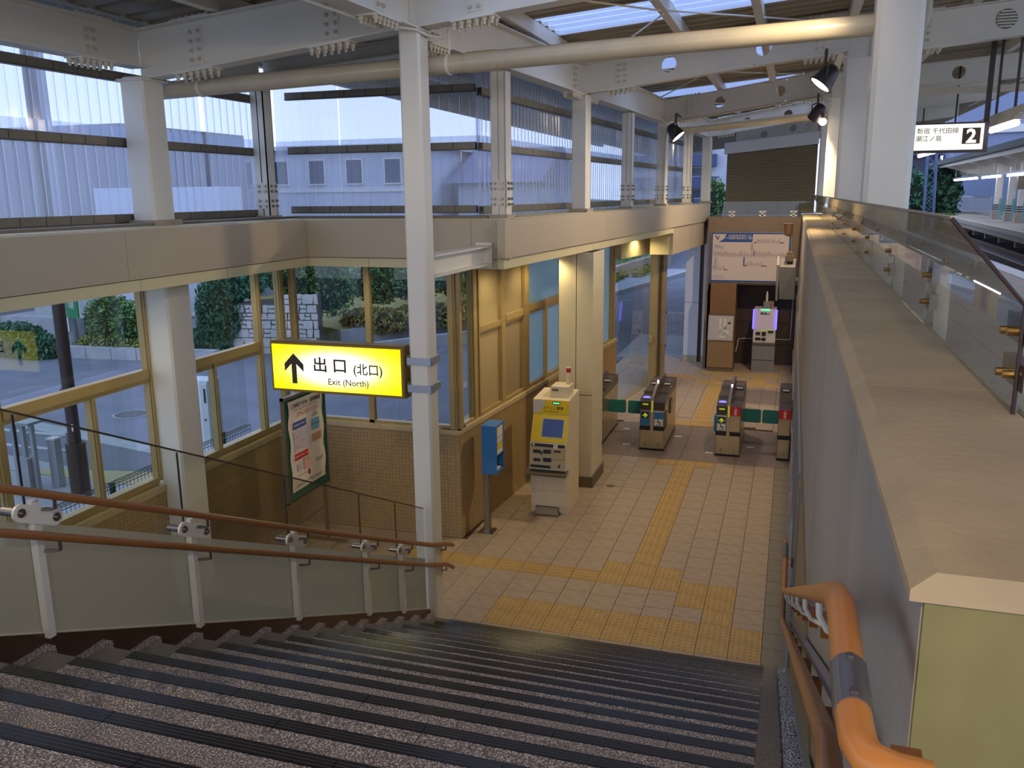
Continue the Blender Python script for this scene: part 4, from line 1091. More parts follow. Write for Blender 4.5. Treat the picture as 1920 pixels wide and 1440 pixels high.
# ================================================================== BLUE LEAFLET BOX
bb_ = thing('leaflet_box', 'blue metal box on a steel post by the tiled corner', 'box', (-3.43,2.28,0))
part('base_plate', MB().box(-3.53,-3.34,2.17,2.36,0,0.012), M['stainless'], bb_)
bo = MB()
for x in (-3.51,-3.36):
    for y in (2.19,2.34): bo.cyl((x,y,0.012),(x,y,0.03),0.009,6)
part('anchor_bolts', bo, M['bolt_metal'], bb_)
part('post', MB().bbox(-3.475,-3.395,2.23,2.31,0.012,1.40,0.008), M['stainless'], bb_)
bz = MB().box(-3.46,-3.27,2.16,2.18,0.80,1.42).box(-3.46,-3.27,2.45,2.47,0.80,1.42).box(-3.46,-3.43,2.18,2.45,0.80,1.42).box(-3.43,-3.27,2.18,2.45,1.40,1.42).box(-3.43,-3.27,2.18,2.45,0.80,0.82).box(-3.29,-3.27,2.18,2.45,1.03,1.40)
part('case', bz, M['blue'], bb_)
for z0, z1, mt in ((1.27,1.39,M['paper']),(1.19,1.26,M['white']),(1.12,1.18,M['yellow']),(1.05,1.11,M['paper'])):
    part('notice_sticker', MB().box(-3.27,-3.2675,2.20,2.40,z0,z1), mt, bb_)
part('leaflet', MB().box(-3.42,-3.30,2.20,2.43,0.822,0.835), M['paper'], bb_)
# ================================================================== FARE ADJUSTMENT MACHINE
fa = thing('fare_machine', 'cream and yellow fare adjustment machine beside the pillar', 'ticket machine', (-2.85,3.4,0))
CR = M['cream']; XA, XC = -3.10, -2.605
prof = [(3.12,0.0),(3.12,0.09),(3.09,0.10),(3.09,0.335),(3.065,0.345),(3.065,0.60),(3.00,0.64),(3.02,0.72),(3.045,0.98),(3.06,1.0),(3.205,1.335),(3.205,1.545),(3.76,1.58),(3.76,0.0)]
part('body', MB().prism(prof, XA, XC, 'x'), CR, fa)
def slab_on(name, p0, p1, x0, x1, t, mt, parent=fa):
    """thin plate on a sloping front between profile points p0 (low) and p1 (high)"""
    (ya, za), (yb, zb2) = p0, p1; d = Vector((0,yb-ya,zb2-za)).normalized(); nn = Vector((0,-d.z,d.y))
    o = [Vector((x0,ya,za)),Vector((x1,ya,za)),Vector((x1,yb,zb2)),Vector((x0,yb,zb2))]
    return part(name, MB().hexa([o[0],o[1],o[2],o[3]]+[q+nn*t for q in o]), mt, parent)
def lerp2(p0, p1, t): return (p0[0]+(p1[0]-p0[0])*t, p0[1]+(p1[1]-p0[1])*t)
A_, B_ = (3.06,1.0), (3.205,1.335)
scp = slab_on('screen_panel', A_, B_, XA+0.008, XC-0.008, 0.006, M['yellow'])
q0, q1 = lerp2(A_,B_,0.16), lerp2(A_,B_,0.88)
def offs2(p, t): d = Vector((0,B_[0]-A_[0],B_[1]-A_[1])).normalized(); return (p[0]-d.z*t, p[1]+d.y*t)
slab_on('screen_frame', offs2(q0,0.006), offs2(q1,0.006), XA+0.135, XC-0.05, 0.003, M['cream'], scp)
slab_on('screen', offs2(lerp2(A_,B_,0.2),0.009), offs2(lerp2(A_,B_,0.85),0.009), XA+0.15, XC-0.065, 0.003, M['screen'], scp)
sp_ = part('sign_panel', MB().box(XA+0.004,XC-0.004,3.198,3.205,1.345,1.54), M['yellow'], fa)
part('logo_area', MB().prism([(XA+0.004,1.35),(XA+0.09,1.37),(XA+0.15,1.45),(XA+0.165,1.536),(XA+0.004,1.54)],3.195,3.198,'y'), mat('pale_panel',(206,202,190),0.5), sp_)
part('led_display', MB().box(XA+0.27,XA+0.37,3.194,3.198,1.485,1.525), M['black'], sp_)
for i in range(3): part('led_character', MB().box(XA+0.28+0.03*i,XA+0.30+0.03*i,3.192,3.194,1.495,1.515), M['greenled'], sp_)
text('lettering','のりこし精算',0.048,(XA+0.275,3.1965,1.432),(1,0,0),(0,0,1),M['inkblack'],sp_,bold=0.012)
text('lettering','Fare Adjustment',0.03,(XA+0.25,3.1965,1.388),(1,0,0),(0,0,1),M['inkblack'],sp_,bold=0.012)
C0, C1 = (3.02,0.72), (3.045,0.98)
cpn = slab_on('control_panel', (3.005,0.66), C1, XA+0.01, XC-0.01, 0.006, mat('control_cream',(206,190,148),0.45), fa)
slab_on('black_strip', (3.035,0.945), (3.04,0.985), XA+0.025, XC-0.02, 0.010, M['black'], cpn)
slab_on('keypad', (3.034,0.93), (3.04,0.985), XA+0.325, XA+0.385, 0.014, M['white'], cpn)
slab_on('light_button', (3.037,0.955), (3.04,0.98), XA+0.04, XA+0.07, 0.014, M['white'], cpn)
for x0, x1, z0, z1 in ((0.05,0.15,0.86,0.90),(0.19,0.29,0.86,0.91),(0.06,0.15,0.75,0.785),(0.19,0.30,0.75,0.80),(0.02,0.29,0.665,0.70),(0.155,0.175,0.84,0.88),(0.40,0.42,0.68,0.72)):
    slab_on('slot', (3.0+0.1*(z0-0.65),z0), (3.0+0.1*(z1-0.65),z1), XA+x0, XA+x1, 0.011, M['black'], cpn)
slab_on('card_reader', (3.022,0.80), (3.036,0.925), XA+0.315, XC-0.02, 0.03, mat('reader_tan',(196,178,130),0.45), cpn)
slab_on('card_slot', (3.034,0.885), (3.036,0.915), XA+0.34, XA+0.43, 0.034, M['bronze_dark'], cpn)
part('tray', MB().prism([(3.06,0.60),(2.93,0.575),(2.91,0.60),(2.91,0.625),(2.935,0.605),(3.06,0.635)], XA-0.035, XC+0.03, 'x'), M['stainless'], fa)
part('tray_bracket', MB().box(XA-0.06,XA-0.03,2.98,3.02,0.50,0.62), M['stainless'], fa)
part('foot_plate', MB().box(XA+0.05,XC-0.10,2.99,3.12,0.012,0.025).box(XA+0.06,XC-0.12,3.09,3.12,0.02,0.09), M['stainless'], fa)
part('lamp_box', MB().bbox(XA+0.20,XC-0.045,3.34,3.62,1.555,1.70,0.006), CR, fa)
part('speaker_grille', MB().box(XA+0.225,XA+0.31,3.336,3.34,1.635,1.665), M['girt'], fa)
bc = part('beacon', MB().cyl((-2.70,3.53,1.70),(-2.70,3.53,1.86),0.03,14), CR, fa, smooth=True)
part('beacon_light', MB().cyl((-2.70,3.53,1.86),(-2.70,3.53,1.915),0.031,14), M['red'], bc, smooth=True)
part('beacon_cap', MB().cyl((-2.70,3.53,1.915),(-2.70,3.53,1.93),0.03,14), CR, bc, smooth=True)
# ================================================================== TICKET GATES
def gate(label, x0, x1, fronts, y0=6.38, y1=7.88, flaps=(), fin=True, num=()):
    t = thing('ticket_gate', label, 'ticket gate', ((x0+x1)/2, y0, 0), 0, 'ticket gates')
    xm = (x0+x1)/2
    part('plinth', MB().box(x0-0.005,x1+0.005,y0-0.008,y1,0,0.035), M['black'], t)
    part('cabinet', MB().bbox(x0,x1,y0,y1,0.035,0.80,0.012), M['gate_steel'], t)
    part('black_band', MB().box(x0-0.004,x1+0.004,y0-0.006,y0+0.14,0.345,0.415), M['black'], t)
    part('seam', MB().box(x1-0.001,x1+0.0015,y0+0.1,y1-0.02,0.595,0.60), M['black'], t)
    prof = [(y0+0.0,0.70),(y0-0.004,0.82),(y0+0.07,0.872),(y0+0.38,0.875),(y0+0.42,0.915),(y0+0.95,0.915),(y0+1.0,0.955),(y1-0.02,0.955),(y1,0.93),(y1,0.80),(y0+0.3,0.79)]
    part('top_unit', MB().prism(prof, x0-0.002, x1+0.002, 'x'), M['gate_top'], t)
    if fin:
        fp = [(y0+0.0,0.82),(y0+0.02,0.90),(y0+0.30,0.99),(y0+0.62,1.05),(y0+1.15,1.075),(y1-0.08,1.03),(y1-0.05,0.95),(y0+0.5,0.90)]
        f = part('divider_fin', MB().prism(fp, xm-0.022, xm+0.022, 'x'), mat('fin_grey',(110,102,104),0.25), t)
        part('fin_light', MB().cyl((xm,y0+0.60,1.05),(xm,y0+0.60,1.068),0.012,8), M['lampglow'], f)
        fs_ = part('front_spine', MB().box(xm-0.024,xm+0.024,y0-0.018,y0,0.035,0.90), M['gate_steel'], t)
        part('spine_light', MB().box(xm-0.010,xm+0.010,y0-0.022,y0-0.018,0.66,0.85), M['yelled'], fs_)
    for (a, b, kind) in fronts:
        c = (a+b)/2; w_ = b-a; yf = y0-0.004
        if kind == 'blue':
            p = part('front_panel', MB().box(a+0.012,b-0.012,yf-0.006,yf,0.42,0.66), M['blue'], t, 'blue panel with a yellow arrow')
            part('arrow_display', MB().box(c-0.055,c+0.055,yf-0.010,yf-0.006,0.555,0.655), M['black'], p)
            ar = [(c-0.014,0.565),(c+0.014,0.565),(c+0.014,0.60),(c+0.04,0.58),(c+0.04,0.605),(c,0.645),(c-0.04,0.605),(c-0.04,0.58),(c-0.014,0.60)]
            part('arrow', MB().prism(ar, yf-0.012, yf-0.010, 'y'), M['yelled'], p)
        if kind == 'wheel' or kind == 'arrowwheel':
            p = part('front_panel', MB().box(a+0.01,b-0.01,yf-0.012,yf,0.42,0.68), M['blue'], t, 'blue and white wheelchair panel')
            part('trim', MB().box(a+0.01,b-0.01,yf-0.014,yf-0.012,0.665,0.68), M['white'], p)
            part('pictogram_plate', MB().box(a+0.02,b-0.02,yf-0.014,yf-0.012,0.43,0.545), M['white'], p)
            wy = yf-0.016
            ring = [(c-0.005+0.034*math.cos(i*0.4-2.6),wy,0.472+0.034*math.sin(i*0.4-2.6)) for i in range(13)]
            part('wheelchair_mark', MB().tube(ring,0.004,5).tube([(c-0.012,wy,0.52),(c-0.012,wy,0.488),(c+0.018,wy,0.488),(c+0.03,wy,0.455),(c+0.042,wy,0.458)],0.005,5).cyl((c-0.012,wy-0.002,0.532),(c-0.012,wy+0.002,0.532),0.009,10), M['inkblack'], p)
            if kind == 'arrowwheel':
                part('arrow_display', MB().box(c-0.05,c+0.05,yf-0.016,yf-0.012,0.555,0.66), M['black'], p)
                ar = [(c-0.014,0.565),(c+0.014,0.565),(c+0.014,0.60),(c+0.04,0.58),(c+0.04,0.605),(c,0.645),(c-0.04,0.605),(c-0.04,0.58),(c-0.014,0.60)]
                part('arrow', MB().prism(ar, yf-0.018, yf-0.016, 'y'), M['yelled'], p)
        if kind == 'red':
            p = part('front_panel', MB().box(a+0.006,b-0.006,yf-0.008,yf,0.685,0.835), M['red'], t, 'red entry only panel')
            text('lettering','入',0.05,(c,yf-0.009,0.805),(1,0,0),(0,0,1),M['white'],p,bold=0.02)
            text('lettering','専',0.05,(c,yf-0.009,0.76),(1,0,0),(0,0,1),M['white'],p,bold=0.02)
            text('lettering','用',0.05,(c,yf-0.009,0.715),(1,0,0),(0,0,1),M['white'],p,bold=0.02)
        if kind in ('blue','arrowwheel'):
            part('black_front', MB().box(a+0.006,b-0.006,yf-0.006,yf,0.69,0.83), M['gate_top'], t)
            part('ticket_slot', MB().box(c-0.045,c+0.045,yf-0.010,yf-0.006,0.775,0.80), M['yelled'], t)
            rd = Matrix.Translation((c,y0+0.115,0.878))
            part('card_pad', MB().cyl((0,0,0),(0,0,0.006),0.062,18).xf(rd), M['purpled'], t)
        if kind == 'wheel':
            part('black_front', MB().box(a+0.006,b-0.006,yf-0.006,yf,0.69,0.83), M['gate_top'], t)
        for yy, zz in ((0.55,0.917),(0.80,0.917)): part('top_marker', MB().box(c-0.05,c+0.05,y0+yy,y0+yy+0.03,zz,zz+0.003), M['brass_bolt'], t)
        part('top_window', MB().box(c-0.07,c+0.07,y0+1.08,y0+1.3,0.955,0.959), M['sleeve'], t)
        if kind in ('wheel','blue','red'): part('card_window', MB().box(c-0.05,c+0.05,y0+0.92,y0+0.98,0.93,0.945), M['white'], t)
    for (c, s) in num: text('number', s, 0.055, (c,y0-0.003,0.105), (1,0,0), (0,0,1), M['inkblack'], t, bold=0.02)
    for (xa, xb, yy) in flaps:
        r = 0.02
        part('flap', MB().prism([(xa+r,0.44),(xb-r,0.44),(xb,0.46),(xb,0.645),(xb-r,0.665),(xa+r,0.665),(xa,0.645),(xa,0.46)], yy, yy+0.035, 'y'), M['teal'], t, 'teal flap')
    return t
gate('ticket gate half hidden behind the pillar, its teal flaps shut', -3.23, -2.85, [(-3.23,-3.05,'blue'),(-3.03,-2.85,'blue')], flaps=[(-2.85,-2.55,7.05)], num=[(-2.94,'3')])
g2 = gate('ticket gate with a blue wheelchair panel, second from the pillar', -2.188, -1.787, [(-2.188,-2.01,'blue'),(-1.965,-1.787,'wheel')], flaps=[(-2.51,-2.188,7.05)], num=[(-2.10,'3'),(-1.875,'2')])
part('side_flap', MB().bbox(-1.787,-1.762,6.98,7.2,0.50,0.74,0.008), M['sleeve'], g2)
part('side_flap', MB().bbox(-1.787,-1.755,6.40,6.60,0.40,0.66,0.008), M['sleeve'], g2)
g3 = gate('ticket gate with red panel and lit blue card pad, third from the pillar', -0.95, -0.565, [(-0.95,-0.78,'arrowwheel'),(-0.735,-0.565,'red')], flaps=[(-0.565,-0.27,6.98)], num=[(-0.86,'2'),(-0.65,'1')])
part('side_flap', MB().bbox(-0.985,-0.952,6.40,6.60,0.40,0.66,0.008), M['blue'], g3)
gate('narrow ticket gate with red panel against the right wall', 0.01, 0.20, [(0.01,0.20,'red')], fin=False, flaps=[(-0.25,0.01,6.98)], num=[(0.11,'1')])
fl = thing('floor_sticker', 'small white marking on the floor between the middle gates', 'sticker', (-1.3,7.0,0.001))
for i,(x,y) in enumerate(((-2.45,6.62),(-2.62,7.6),(-1.05,6.5),(-1.66,7.35),(-0.42,7.0))):
    part('mark', MB().box(x-0.06,x+0.06,y-0.03,y+0.03,0.0,0.0015), M['white'], fl)
# ================================================================== FAR END: CABINET, KIOSK, ROUTE MAP
cb = thing('map_cabinet', 'brown panelled cabinet with a white station map at the far end', 'cabinet', (-1.43,13.5,0))
BRN = mat('brown_panel',(132,98,68),0.45,var=0.05); BRL = mat('tan_panel',(150,122,92),0.4,var=0.05)
part('base', MB().box(-1.735,-1.13,13.30,14.1,0.10,0.74), BRL, cb)
part('plinth', MB().box(-1.735,-1.13,13.315,14.1,0,0.10), M['pillar_base'], cb)
part('upper_panel', MB().box(-1.715,-1.13,13.42,14.1,0.74,2.08), BRN, cb)
mpn = part('map_panel', MB().hexa([(-1.735,13.30,0.745),(-1.155,13.30,0.745),(-1.155,13.40,0.745),(-1.735,13.40,0.745),(-1.735,13.38,1.36),(-1.155,13.38,1.36),(-1.155,13.42,1.36),(-1.735,13.42,1.36)]), mat('map_sheet',(190,186,188),0.5), cb)
part('map_frame', MB().box(-1.745,-1.145,13.29,13.31,0.735,0.76).box(-1.745,-1.145,13.37,13.40,1.345,1.37), M['stainless'], mpn)
def mapb(x0,x1,z0,z1,mt):
    def yq(z): return 13.30+0.08*(z-0.745)/0.615-0.004
    part('map_drawing', MB().add([(x0,yq(z0),z0),(x1,yq(z0),z0),(x1,yq(z1),z1),(x0,yq(z1),z1)],[(0,1,2,3)]), mt, mpn)
for q in ((-1.48,-1.43,0.85,1.28),(-1.37,-1.33,0.85,1.28),(-1.48,-1.33,0.82,0.86),(-1.50,-1.44,0.95,1.02),(-1.32,-1.25,0.92,1.0)): mapb(*q, M['white'])
for q in ((-1.455,-1.44,1.10,1.13),(-1.36,-1.33,1.02,1.09),(-1.47,-1.45,0.88,0.94),(-1.36,-1.34,0.88,0.94),(-1.28,-1.22,1.15,1.19)): mapb(*q, M['inkblack'])
ki = thing('ticket_kiosk', 'ticket machine edged with blue light tubes in the dark alcove', 'ticket machine', (-0.45,13.55,0))
KG = mat('kiosk_grey',(128,128,132),0.4,var=0.03)
part('lower_body', MB().box(-0.705,-0.19,13.50,14.1,0.0,0.30).box(-0.705,-0.19,13.48,14.1,0.30,0.68), KG, ki)
part('shelf', MB().box(-0.70,-0.185,13.44,13.6,0.68,0.72), M['stainless'], ki)
kf = part('control_face', MB().prism([(13.47,0.72),(13.50,1.02),(13.62,1.06),(13.62,0.72)],-0.70,-0.195,'x'), mat('kiosk_silver',(196,192,194),0.35), ki)
part('head', MB().prism([(13.52,1.03),(13.60,1.50),(14.1,1.50),(14.1,0.72),(13.60,0.72)],-0.70,-0.195,'x'), mat('kiosk_white',(206,196,208),0.4), ki)
part('screen', MB().hexa([(-0.585,13.545,1.12),(-0.285,13.545,1.12),(-0.285,13.56,1.12),(-0.585,13.56,1.12),(-0.585,13.577,1.32),(-0.285,13.577,1.32),(-0.285,13.59,1.32),(-0.585,13.59,1.32)]), mat('dark_screen',(60,58,72),0.3), ki)
for x in (-0.715,-0.185): part('light_tube', MB().cyl((x,13.49,1.03),(x,13.57,1.49),0.012,8), M['bluelight'], ki)
part('status_light', MB().box(-0.55,-0.35,13.58,13.60,1.465,1.495), M['greenled'], ki)
for i,c_ in enumerate(((60,56,70),(70,90,150),(220,150,150))): part('card_logo', MB().box(-0.55+0.075*i,-0.49+0.075*i,13.565,13.585,1.37,1.42), mat('card_logo_%d'%i,c_,0.5), ki)
for x0,x1,z0,z1 in ((-0.64,-0.54,0.90,0.96),(-0.50,-0.41,0.88,0.97),(-0.36,-0.24,0.96,1.0),(-0.65,-0.52,0.77,0.83),(-0.50,-0.41,0.76,0.83)):
    part('slot', MB().box(x0,x1,13.462,13.49,z0,z1), M['black'], ki)
part('slot_light', MB().box(-0.51,-0.41,13.475,13.49,0.98,1.0).box(-0.36,-0.25,13.478,13.495,1.005,1.02), M['yelled'], ki)
part('lamp_box', MB().box(-0.50,-0.27,13.68,13.9,1.50,1.66), KG, ki)
part('beacon', MB().cyl((-0.43,13.75,1.66),(-0.43,13.75,1.84),0.028,10), M['cream'], ki); part('beacon_tip', MB().cyl((-0.43,13.75,1.84),(-0.43,13.75,1.9),0.015,8), M['white'], ki)
part('red_light', MB().box(-0.345,-0.32,13.66,13.68,1.53,1.63), M['red'], ki)
rm = thing('route_map', 'wide white railway route map with a blue border on the far wall', 'sign', (-0.87,13.70,2.13))
RBL = mat('map_blue',(30,84,160),0.45); RWH = mat('map_white',(214,200,196),0.5); RDK = mat('map_ink',(60,60,90),0.6); RRD = mat('map_red',(190,40,60),0.6); RNV = mat('map_navy',(36,52,120),0.55)
part('frame', MB().box(-1.79,0.05,13.69,13.72,2.085,3.29), M['stainless'], rm)
part('border', MB().box(-1.765,0.028,13.685,13.69,2.115,3.265), RBL, rm)
part('sheet', MB().bbox(-1.735,-0.005,13.68,13.685,2.15,3.235,0.001), RWH, rm)
def rmb(x0,x1,z0,z1,mt,name='print'): part(name, MB().box(x0,x1,13.677,13.68,z0,z1), mt, rm)
part('title_block', MB().prism([(-1.60,3.05),(-0.85,3.05),(-0.82,3.08),(-0.82,3.235),(-1.42,3.235),(-1.48,3.12)],13.677,13.68,'y'), RBL, rm)
text('lettering','小田急線 新百合ヶ丘\n千代田線 運賃表のご案内',0.058,(-1.12,13.676,3.165),(1,0,0),(0,0,1),RWH,rm,bold=0.012)
part('logo', MB().prism([(-1.69,3.20),(-1.66,3.20),(-1.62,3.13),(-1.60,3.20),(-1.585,3.19),(-1.61,3.10),(-1.64,3.12)],13.677,13.68,'y'), RNV, rm)
random.seed(5)
tk = MB()
def ticks(x0, x1, z, n, hmax):
    for i in range(n):
        x = x0+(x1-x0)*i/(n-1); h = random.uniform(0.3,1.0)*hmax
        tk.box(x-0.004,x+0.004,13.677,13.68,z+0.012,z+0.012+h)
        if i % 2: tk.box(x-0.008,x+0.008,13.677,13.68,z-0.012,z+0.004)
ticks(-1.69,-0.08,2.72,52,0.11); ticks(-0.72,-0.22,3.04,18,0.09); ticks(-0.95,-0.6,2.50,10,0.09); ticks(-1.69,-1.45,2.40,8,0.07); ticks(-1.69,-1.5,2.91,8,0.09)
for i in range(6): tk.box(-1.69,-1.62,13.677,13.68,2.46+0.04*i,2.47+0.04*i)
for i in range(5): tk.box(-0.86,-0.80,13.677,13.68,2.87+0.035*i,2.88+0.035*i)
part('station_names', tk, RDK, rm, kind='stuff')
rmb(-0.79,-0.77,2.73,2.86,RNV); rmb(-0.79,-0.73,3.03,3.05,RNV); rmb(-0.22,-0.12,3.03,3.05,RNV); rmb(-1.01,-0.985,2.50,2.70,RNV); rmb(-1.01,-0.93,2.49,2.51,RNV); rmb(-0.6,-0.48,2.49,2.51,RNV); rmb(-1.45,-1.36,2.385,2.405,RRD)
rmb(-1.715,-1.71,2.39,2.50,RRD); rmb(-1.715,-1.71,2.72,2.88,RRD); rmb(-1.50,-1.495,2.72,2.9,RRD); rmb(-1.70,-1.45,2.20,2.205,RDK); rmb(-1.70,-1.45,2.24,2.245,RDK)
mo = thing('hanging_monitor', 'grey box monitor hung on the right wall before the route map', 'monitor', (0.0,10.2,2.15))
part('case', MB().hexa([(-0.12,10.0,2.16),(0.16,9.98,2.16),(0.17,10.45,2.16),(-0.14,10.45,2.16),(-0.15,10.0,2.78),(0.14,9.96,2.78),(0.16,10.6,2.90),(-0.14,10.6,2.90)]), mat('monitor_grey',(124,122,118),0.45), mo)
part('visor', MB().hexa([(-0.19,10.0,2.13),(-0.15,10.0,2.13),(-0.17,10.5,2.13),(-0.19,10.5,2.13),(-0.20,10.0,2.82),(-0.15,10.0,2.82),(-0.17,10.6,2.95),(-0.20,10.6,2.95)]), mat('monitor_grey2',(150,146,140),0.45), mo)
part('camera_unit', MB().box(-0.05,0.1,10.15,10.4,2.88,2.98).box(-0.03,0.08,10.2,10.5,2.98,3.05), M['pillar_base'], mo)
part('wall_arm', MB().box(0.14,0.25,10.2,10.3,2.5,2.56), M['galv'], mo)
lsp = thing('wall_speaker', 'brown half-round loudspeaker at the upper right of the route map', 'speaker', (-0.05,13.6,3.2))
vs_ = [(0.09*math.cos(a),0.09*math.sin(a)) for a in [math.pi+math.pi*i/8 for i in range(9)]]
part('horn', MB().prism([(-0.03+x,13.68+y) for x,y in vs_],3.24,3.48,'z'), BRN, lsp)
part('bracket', MB().box(-0.15,0.06,13.66,13.72,3.47,3.49), M['galv'], lsp)
kc = thing('conduit', 'pale conduit running along the alcove wall behind the ticket machine', 'conduit', (-1.0,14.4,0.6))
part('conduit_run', MB().tube([(-1.10,13.9,0.4),(-1.10,14.3,0.45),(-1.08,14.47,0.62),(-0.9,14.48,0.64),(0.15,14.48,0.64),(0.16,14.48,1.8)],0.012,8), M['cream'], kc)
# far white column and barred gate
fc = thing('far_column', 'pale panelled column lit by daylight at the far left of the hall', 'column', (-2.15,14.6,0))
part('cladding_panel', MB().box(-2.43,-2.085,14.42,15.0,0.16,1.50), mat('pale_panel_col',(196,202,216),0.45), fc)
part('cladding_panel', MB().box(-2.43,-2.085,14.42,15.0,1.51,3.42), D.materials['pale_panel_col'], fc)
part('slot', MB().box(-2.085,-1.99,14.50,15.0,0,3.42), M['bronze_dark'], fc)
part('cladding_panel', MB().box(-1.99,-1.86,14.42,15.0,0.16,1.50), D.materials['pale_panel_col'], fc)
part('cladding_panel', MB().box(-1.99,-1.86,14.42,15.0,1.51,3.42), D.materials['pale_panel_col'], fc)
part('skirting', MB().box(-2.44,-2.085,14.41,15.0,0,0.16).box(-1.99,-1.86,14.41,15.0,0,0.16), M['concrete'], fc)
gt = thing('barred_gate', 'grey barred metal gate outside behind the pale column', 'gate', (-2.83,15.9,0))
part('frame', MB().box(-3.12,-2.50,15.88,15.92,1.0,1.06).box(-3.12,-2.50,15.88,15.92,0.08,0.16).box(-3.12,-3.06,15.88,15.92,0,1.06).box(-2.57,-2.50,15.88,15.92,0,1.06).box(-3.06,-2.57,15.89,15.91,0.50,0.53).box(-3.06,-2.57,15.89,15.91,0.72,0.75), M['galv'], gt)
for i in range(11):
    x = -3.03+0.044*i; part('bar', MB().box(x-0.008,x+0.008,15.89,15.91,0.16,1.0), M['galv'], gt)
# louvre wall at the end of the upper level
lv = thing('louvre_wall', 'brown horizontal louvre wall closing the upper level', 'louvre', (-0.65,18.9,3.7))
part('backing', MB().prism([(-1.87,3.6),(0.6,3.6),(0.6,5.50),(-1.87,5.28)],18.98,19.05,'y'), mat('louvre_dark',(98,82,54),0.6), lv)
sl_ = MB(); z = 3.62
while z < 5.46:
    x0 = -1.86 if z < 5.25 else -1.86+(z-5.25)*11.0
    sl_.hexa([(x0,18.93,z),(0.6,18.93,z),(0.6,18.97,z+0.012),(x0,18.97,z+0.012),(x0,18.93,z+0.026),(0.6,18.93,z+0.026),(0.6,18.97,z+0.034),(x0,18.97,z+0.034)]); z += 0.042
part('slats', sl_, M['louver'], lv, kind='stuff')
part('head_flashing', MB().prism([(-1.95,5.27),(0.62,5.50),(0.62,5.84),(-1.95,5.58)],18.85,19.0,'y'), M['white'], lv)
part('upper_floor', MB().box(-1.95,0.25,14.3,19.5,3.35,3.60), M['concrete'], lv)
# soffit downlights
def downlight(label, x, y, z=3.40, e=15):
    t = thing('downlight', label, 'lamp', (x,y,z), 0, 'downlights in the soffit')
    part('ring', MB().cyl((x,y,z-0.012),(x,y,z-0.0005),0.085,18), WS, t)
    part('lens', MB().cyl((x,y,z-0.016),(x,y,z-0.0125),0.065,16), emat('warm_lens',(255,226,150),5.0) if 'warm_lens' not in D.materials else D.materials['warm_lens'], t)
    l = D.lights.new('down_beam','SPOT'); l.energy = e; l.color = lin((255,230,168)); l.spot_size = 2.7; l.spot_blend = 0.7; l.shadow_soft_size = 0.06
    o = D.objects.new('down_beam', l); COL.objects.link(o); o.location = (0,0,-0.03); o.parent = t
downlight('soffit downlight left of the left white column', -5.60,-1.35)
downlight('soffit downlight near the inner left corner', -5.62,1.0)
downlight('soffit downlight near the camera end of the left wall', -5.62,-3.0)
downlight('soffit downlight above the middle of the back windows', -4.5,1.75)
p = wpt(0.35,1.0); downlight('soffit downlight above the beige window panels', p.x,p.y,e=26)
p = wpt(0.35,2.2); downlight('soffit downlight just before the pillar', p.x,p.y,e=34)
p = wpt(0.30,5.4); downlight('soffit downlight just past the pillar', p.x,p.y,e=34)
p = wpt(0.30,8.0); downlight('soffit downlight above the glass door', p.x,p.y,e=30)
# ================================================================== STREET OUTSIDE
GZ = -0.14
gr_ = put(D.objects.new('ground', MB().box(-80,80,-30,120,GZ-0.2,GZ).mesh('ground', M['asphalt'])), None, kind='structure')
pv = struct('pavement_street')
part('pavement_slab', MB().add([(-6.25,-9,GZ+0.1),(-14,-9,GZ+0.1),(-12.8,3.3,GZ+0.1),(-10.0,2.9,GZ+0.1),(-8.6,3.3,GZ+0.1),(-6.25,4.2,GZ+0.1)],[(5,4,3,2,1,0)]), M['pavement'], pv)
part('kerb_band', MB().hexa([(-14,5.0,GZ),(-10.1,4.2,GZ),(-10.0,4.55,GZ),(-14,5.4,GZ),(-14,5.0,GZ+0.012),(-10.1,4.2,GZ+0.012),(-10.0,4.55,GZ+0.012),(-14,5.4,GZ+0.012)]), M['kerb'], pv)
part('kerb_band', MB().hexa([(-10.1,4.2,GZ),(-6.4,4.6,GZ),(-6.4,4.95,GZ),(-10.0,4.55,GZ),(-10.1,4.2,GZ+0.012),(-6.4,4.6,GZ+0.012),(-6.4,4.95,GZ+0.012),(-10.0,4.55,GZ+0.012)]), M['kerb'], pv)
part('tactile_patch', MB().add([(-11.7,2.6,GZ+0.106),(-9.5,2.5,GZ+0.106),(-8.9,2.7,GZ+0.106),(-9.2,3.2,GZ+0.106),(-10.9,2.85,GZ+0.106)],[(0,1,2,3,4)]), mat('pale_tactile',(176,166,120),0.7), pv)
for (x, y, lab) in ((-12.65,6.42,'round manhole cover in the road seen through the left window'),(-6.7,7.45,'round patterned manhole cover in the road behind the exit sign post')):
    mh = thing('manhole_cover', lab, 'manhole', (x,y,GZ), 0, 'manhole covers')
    part('rim', MB().cyl((x,y,GZ+0.001),(x,y,GZ+0.012),0.36,28), M['pole_grey'], mh)
    part('lid', MB().cyl((x,y,GZ+0.012),(x,y,GZ+0.016),0.32,28), mat('iron_%d' % int(-x),(86,84,82),0.6,var=0.3,scale=30), mh)
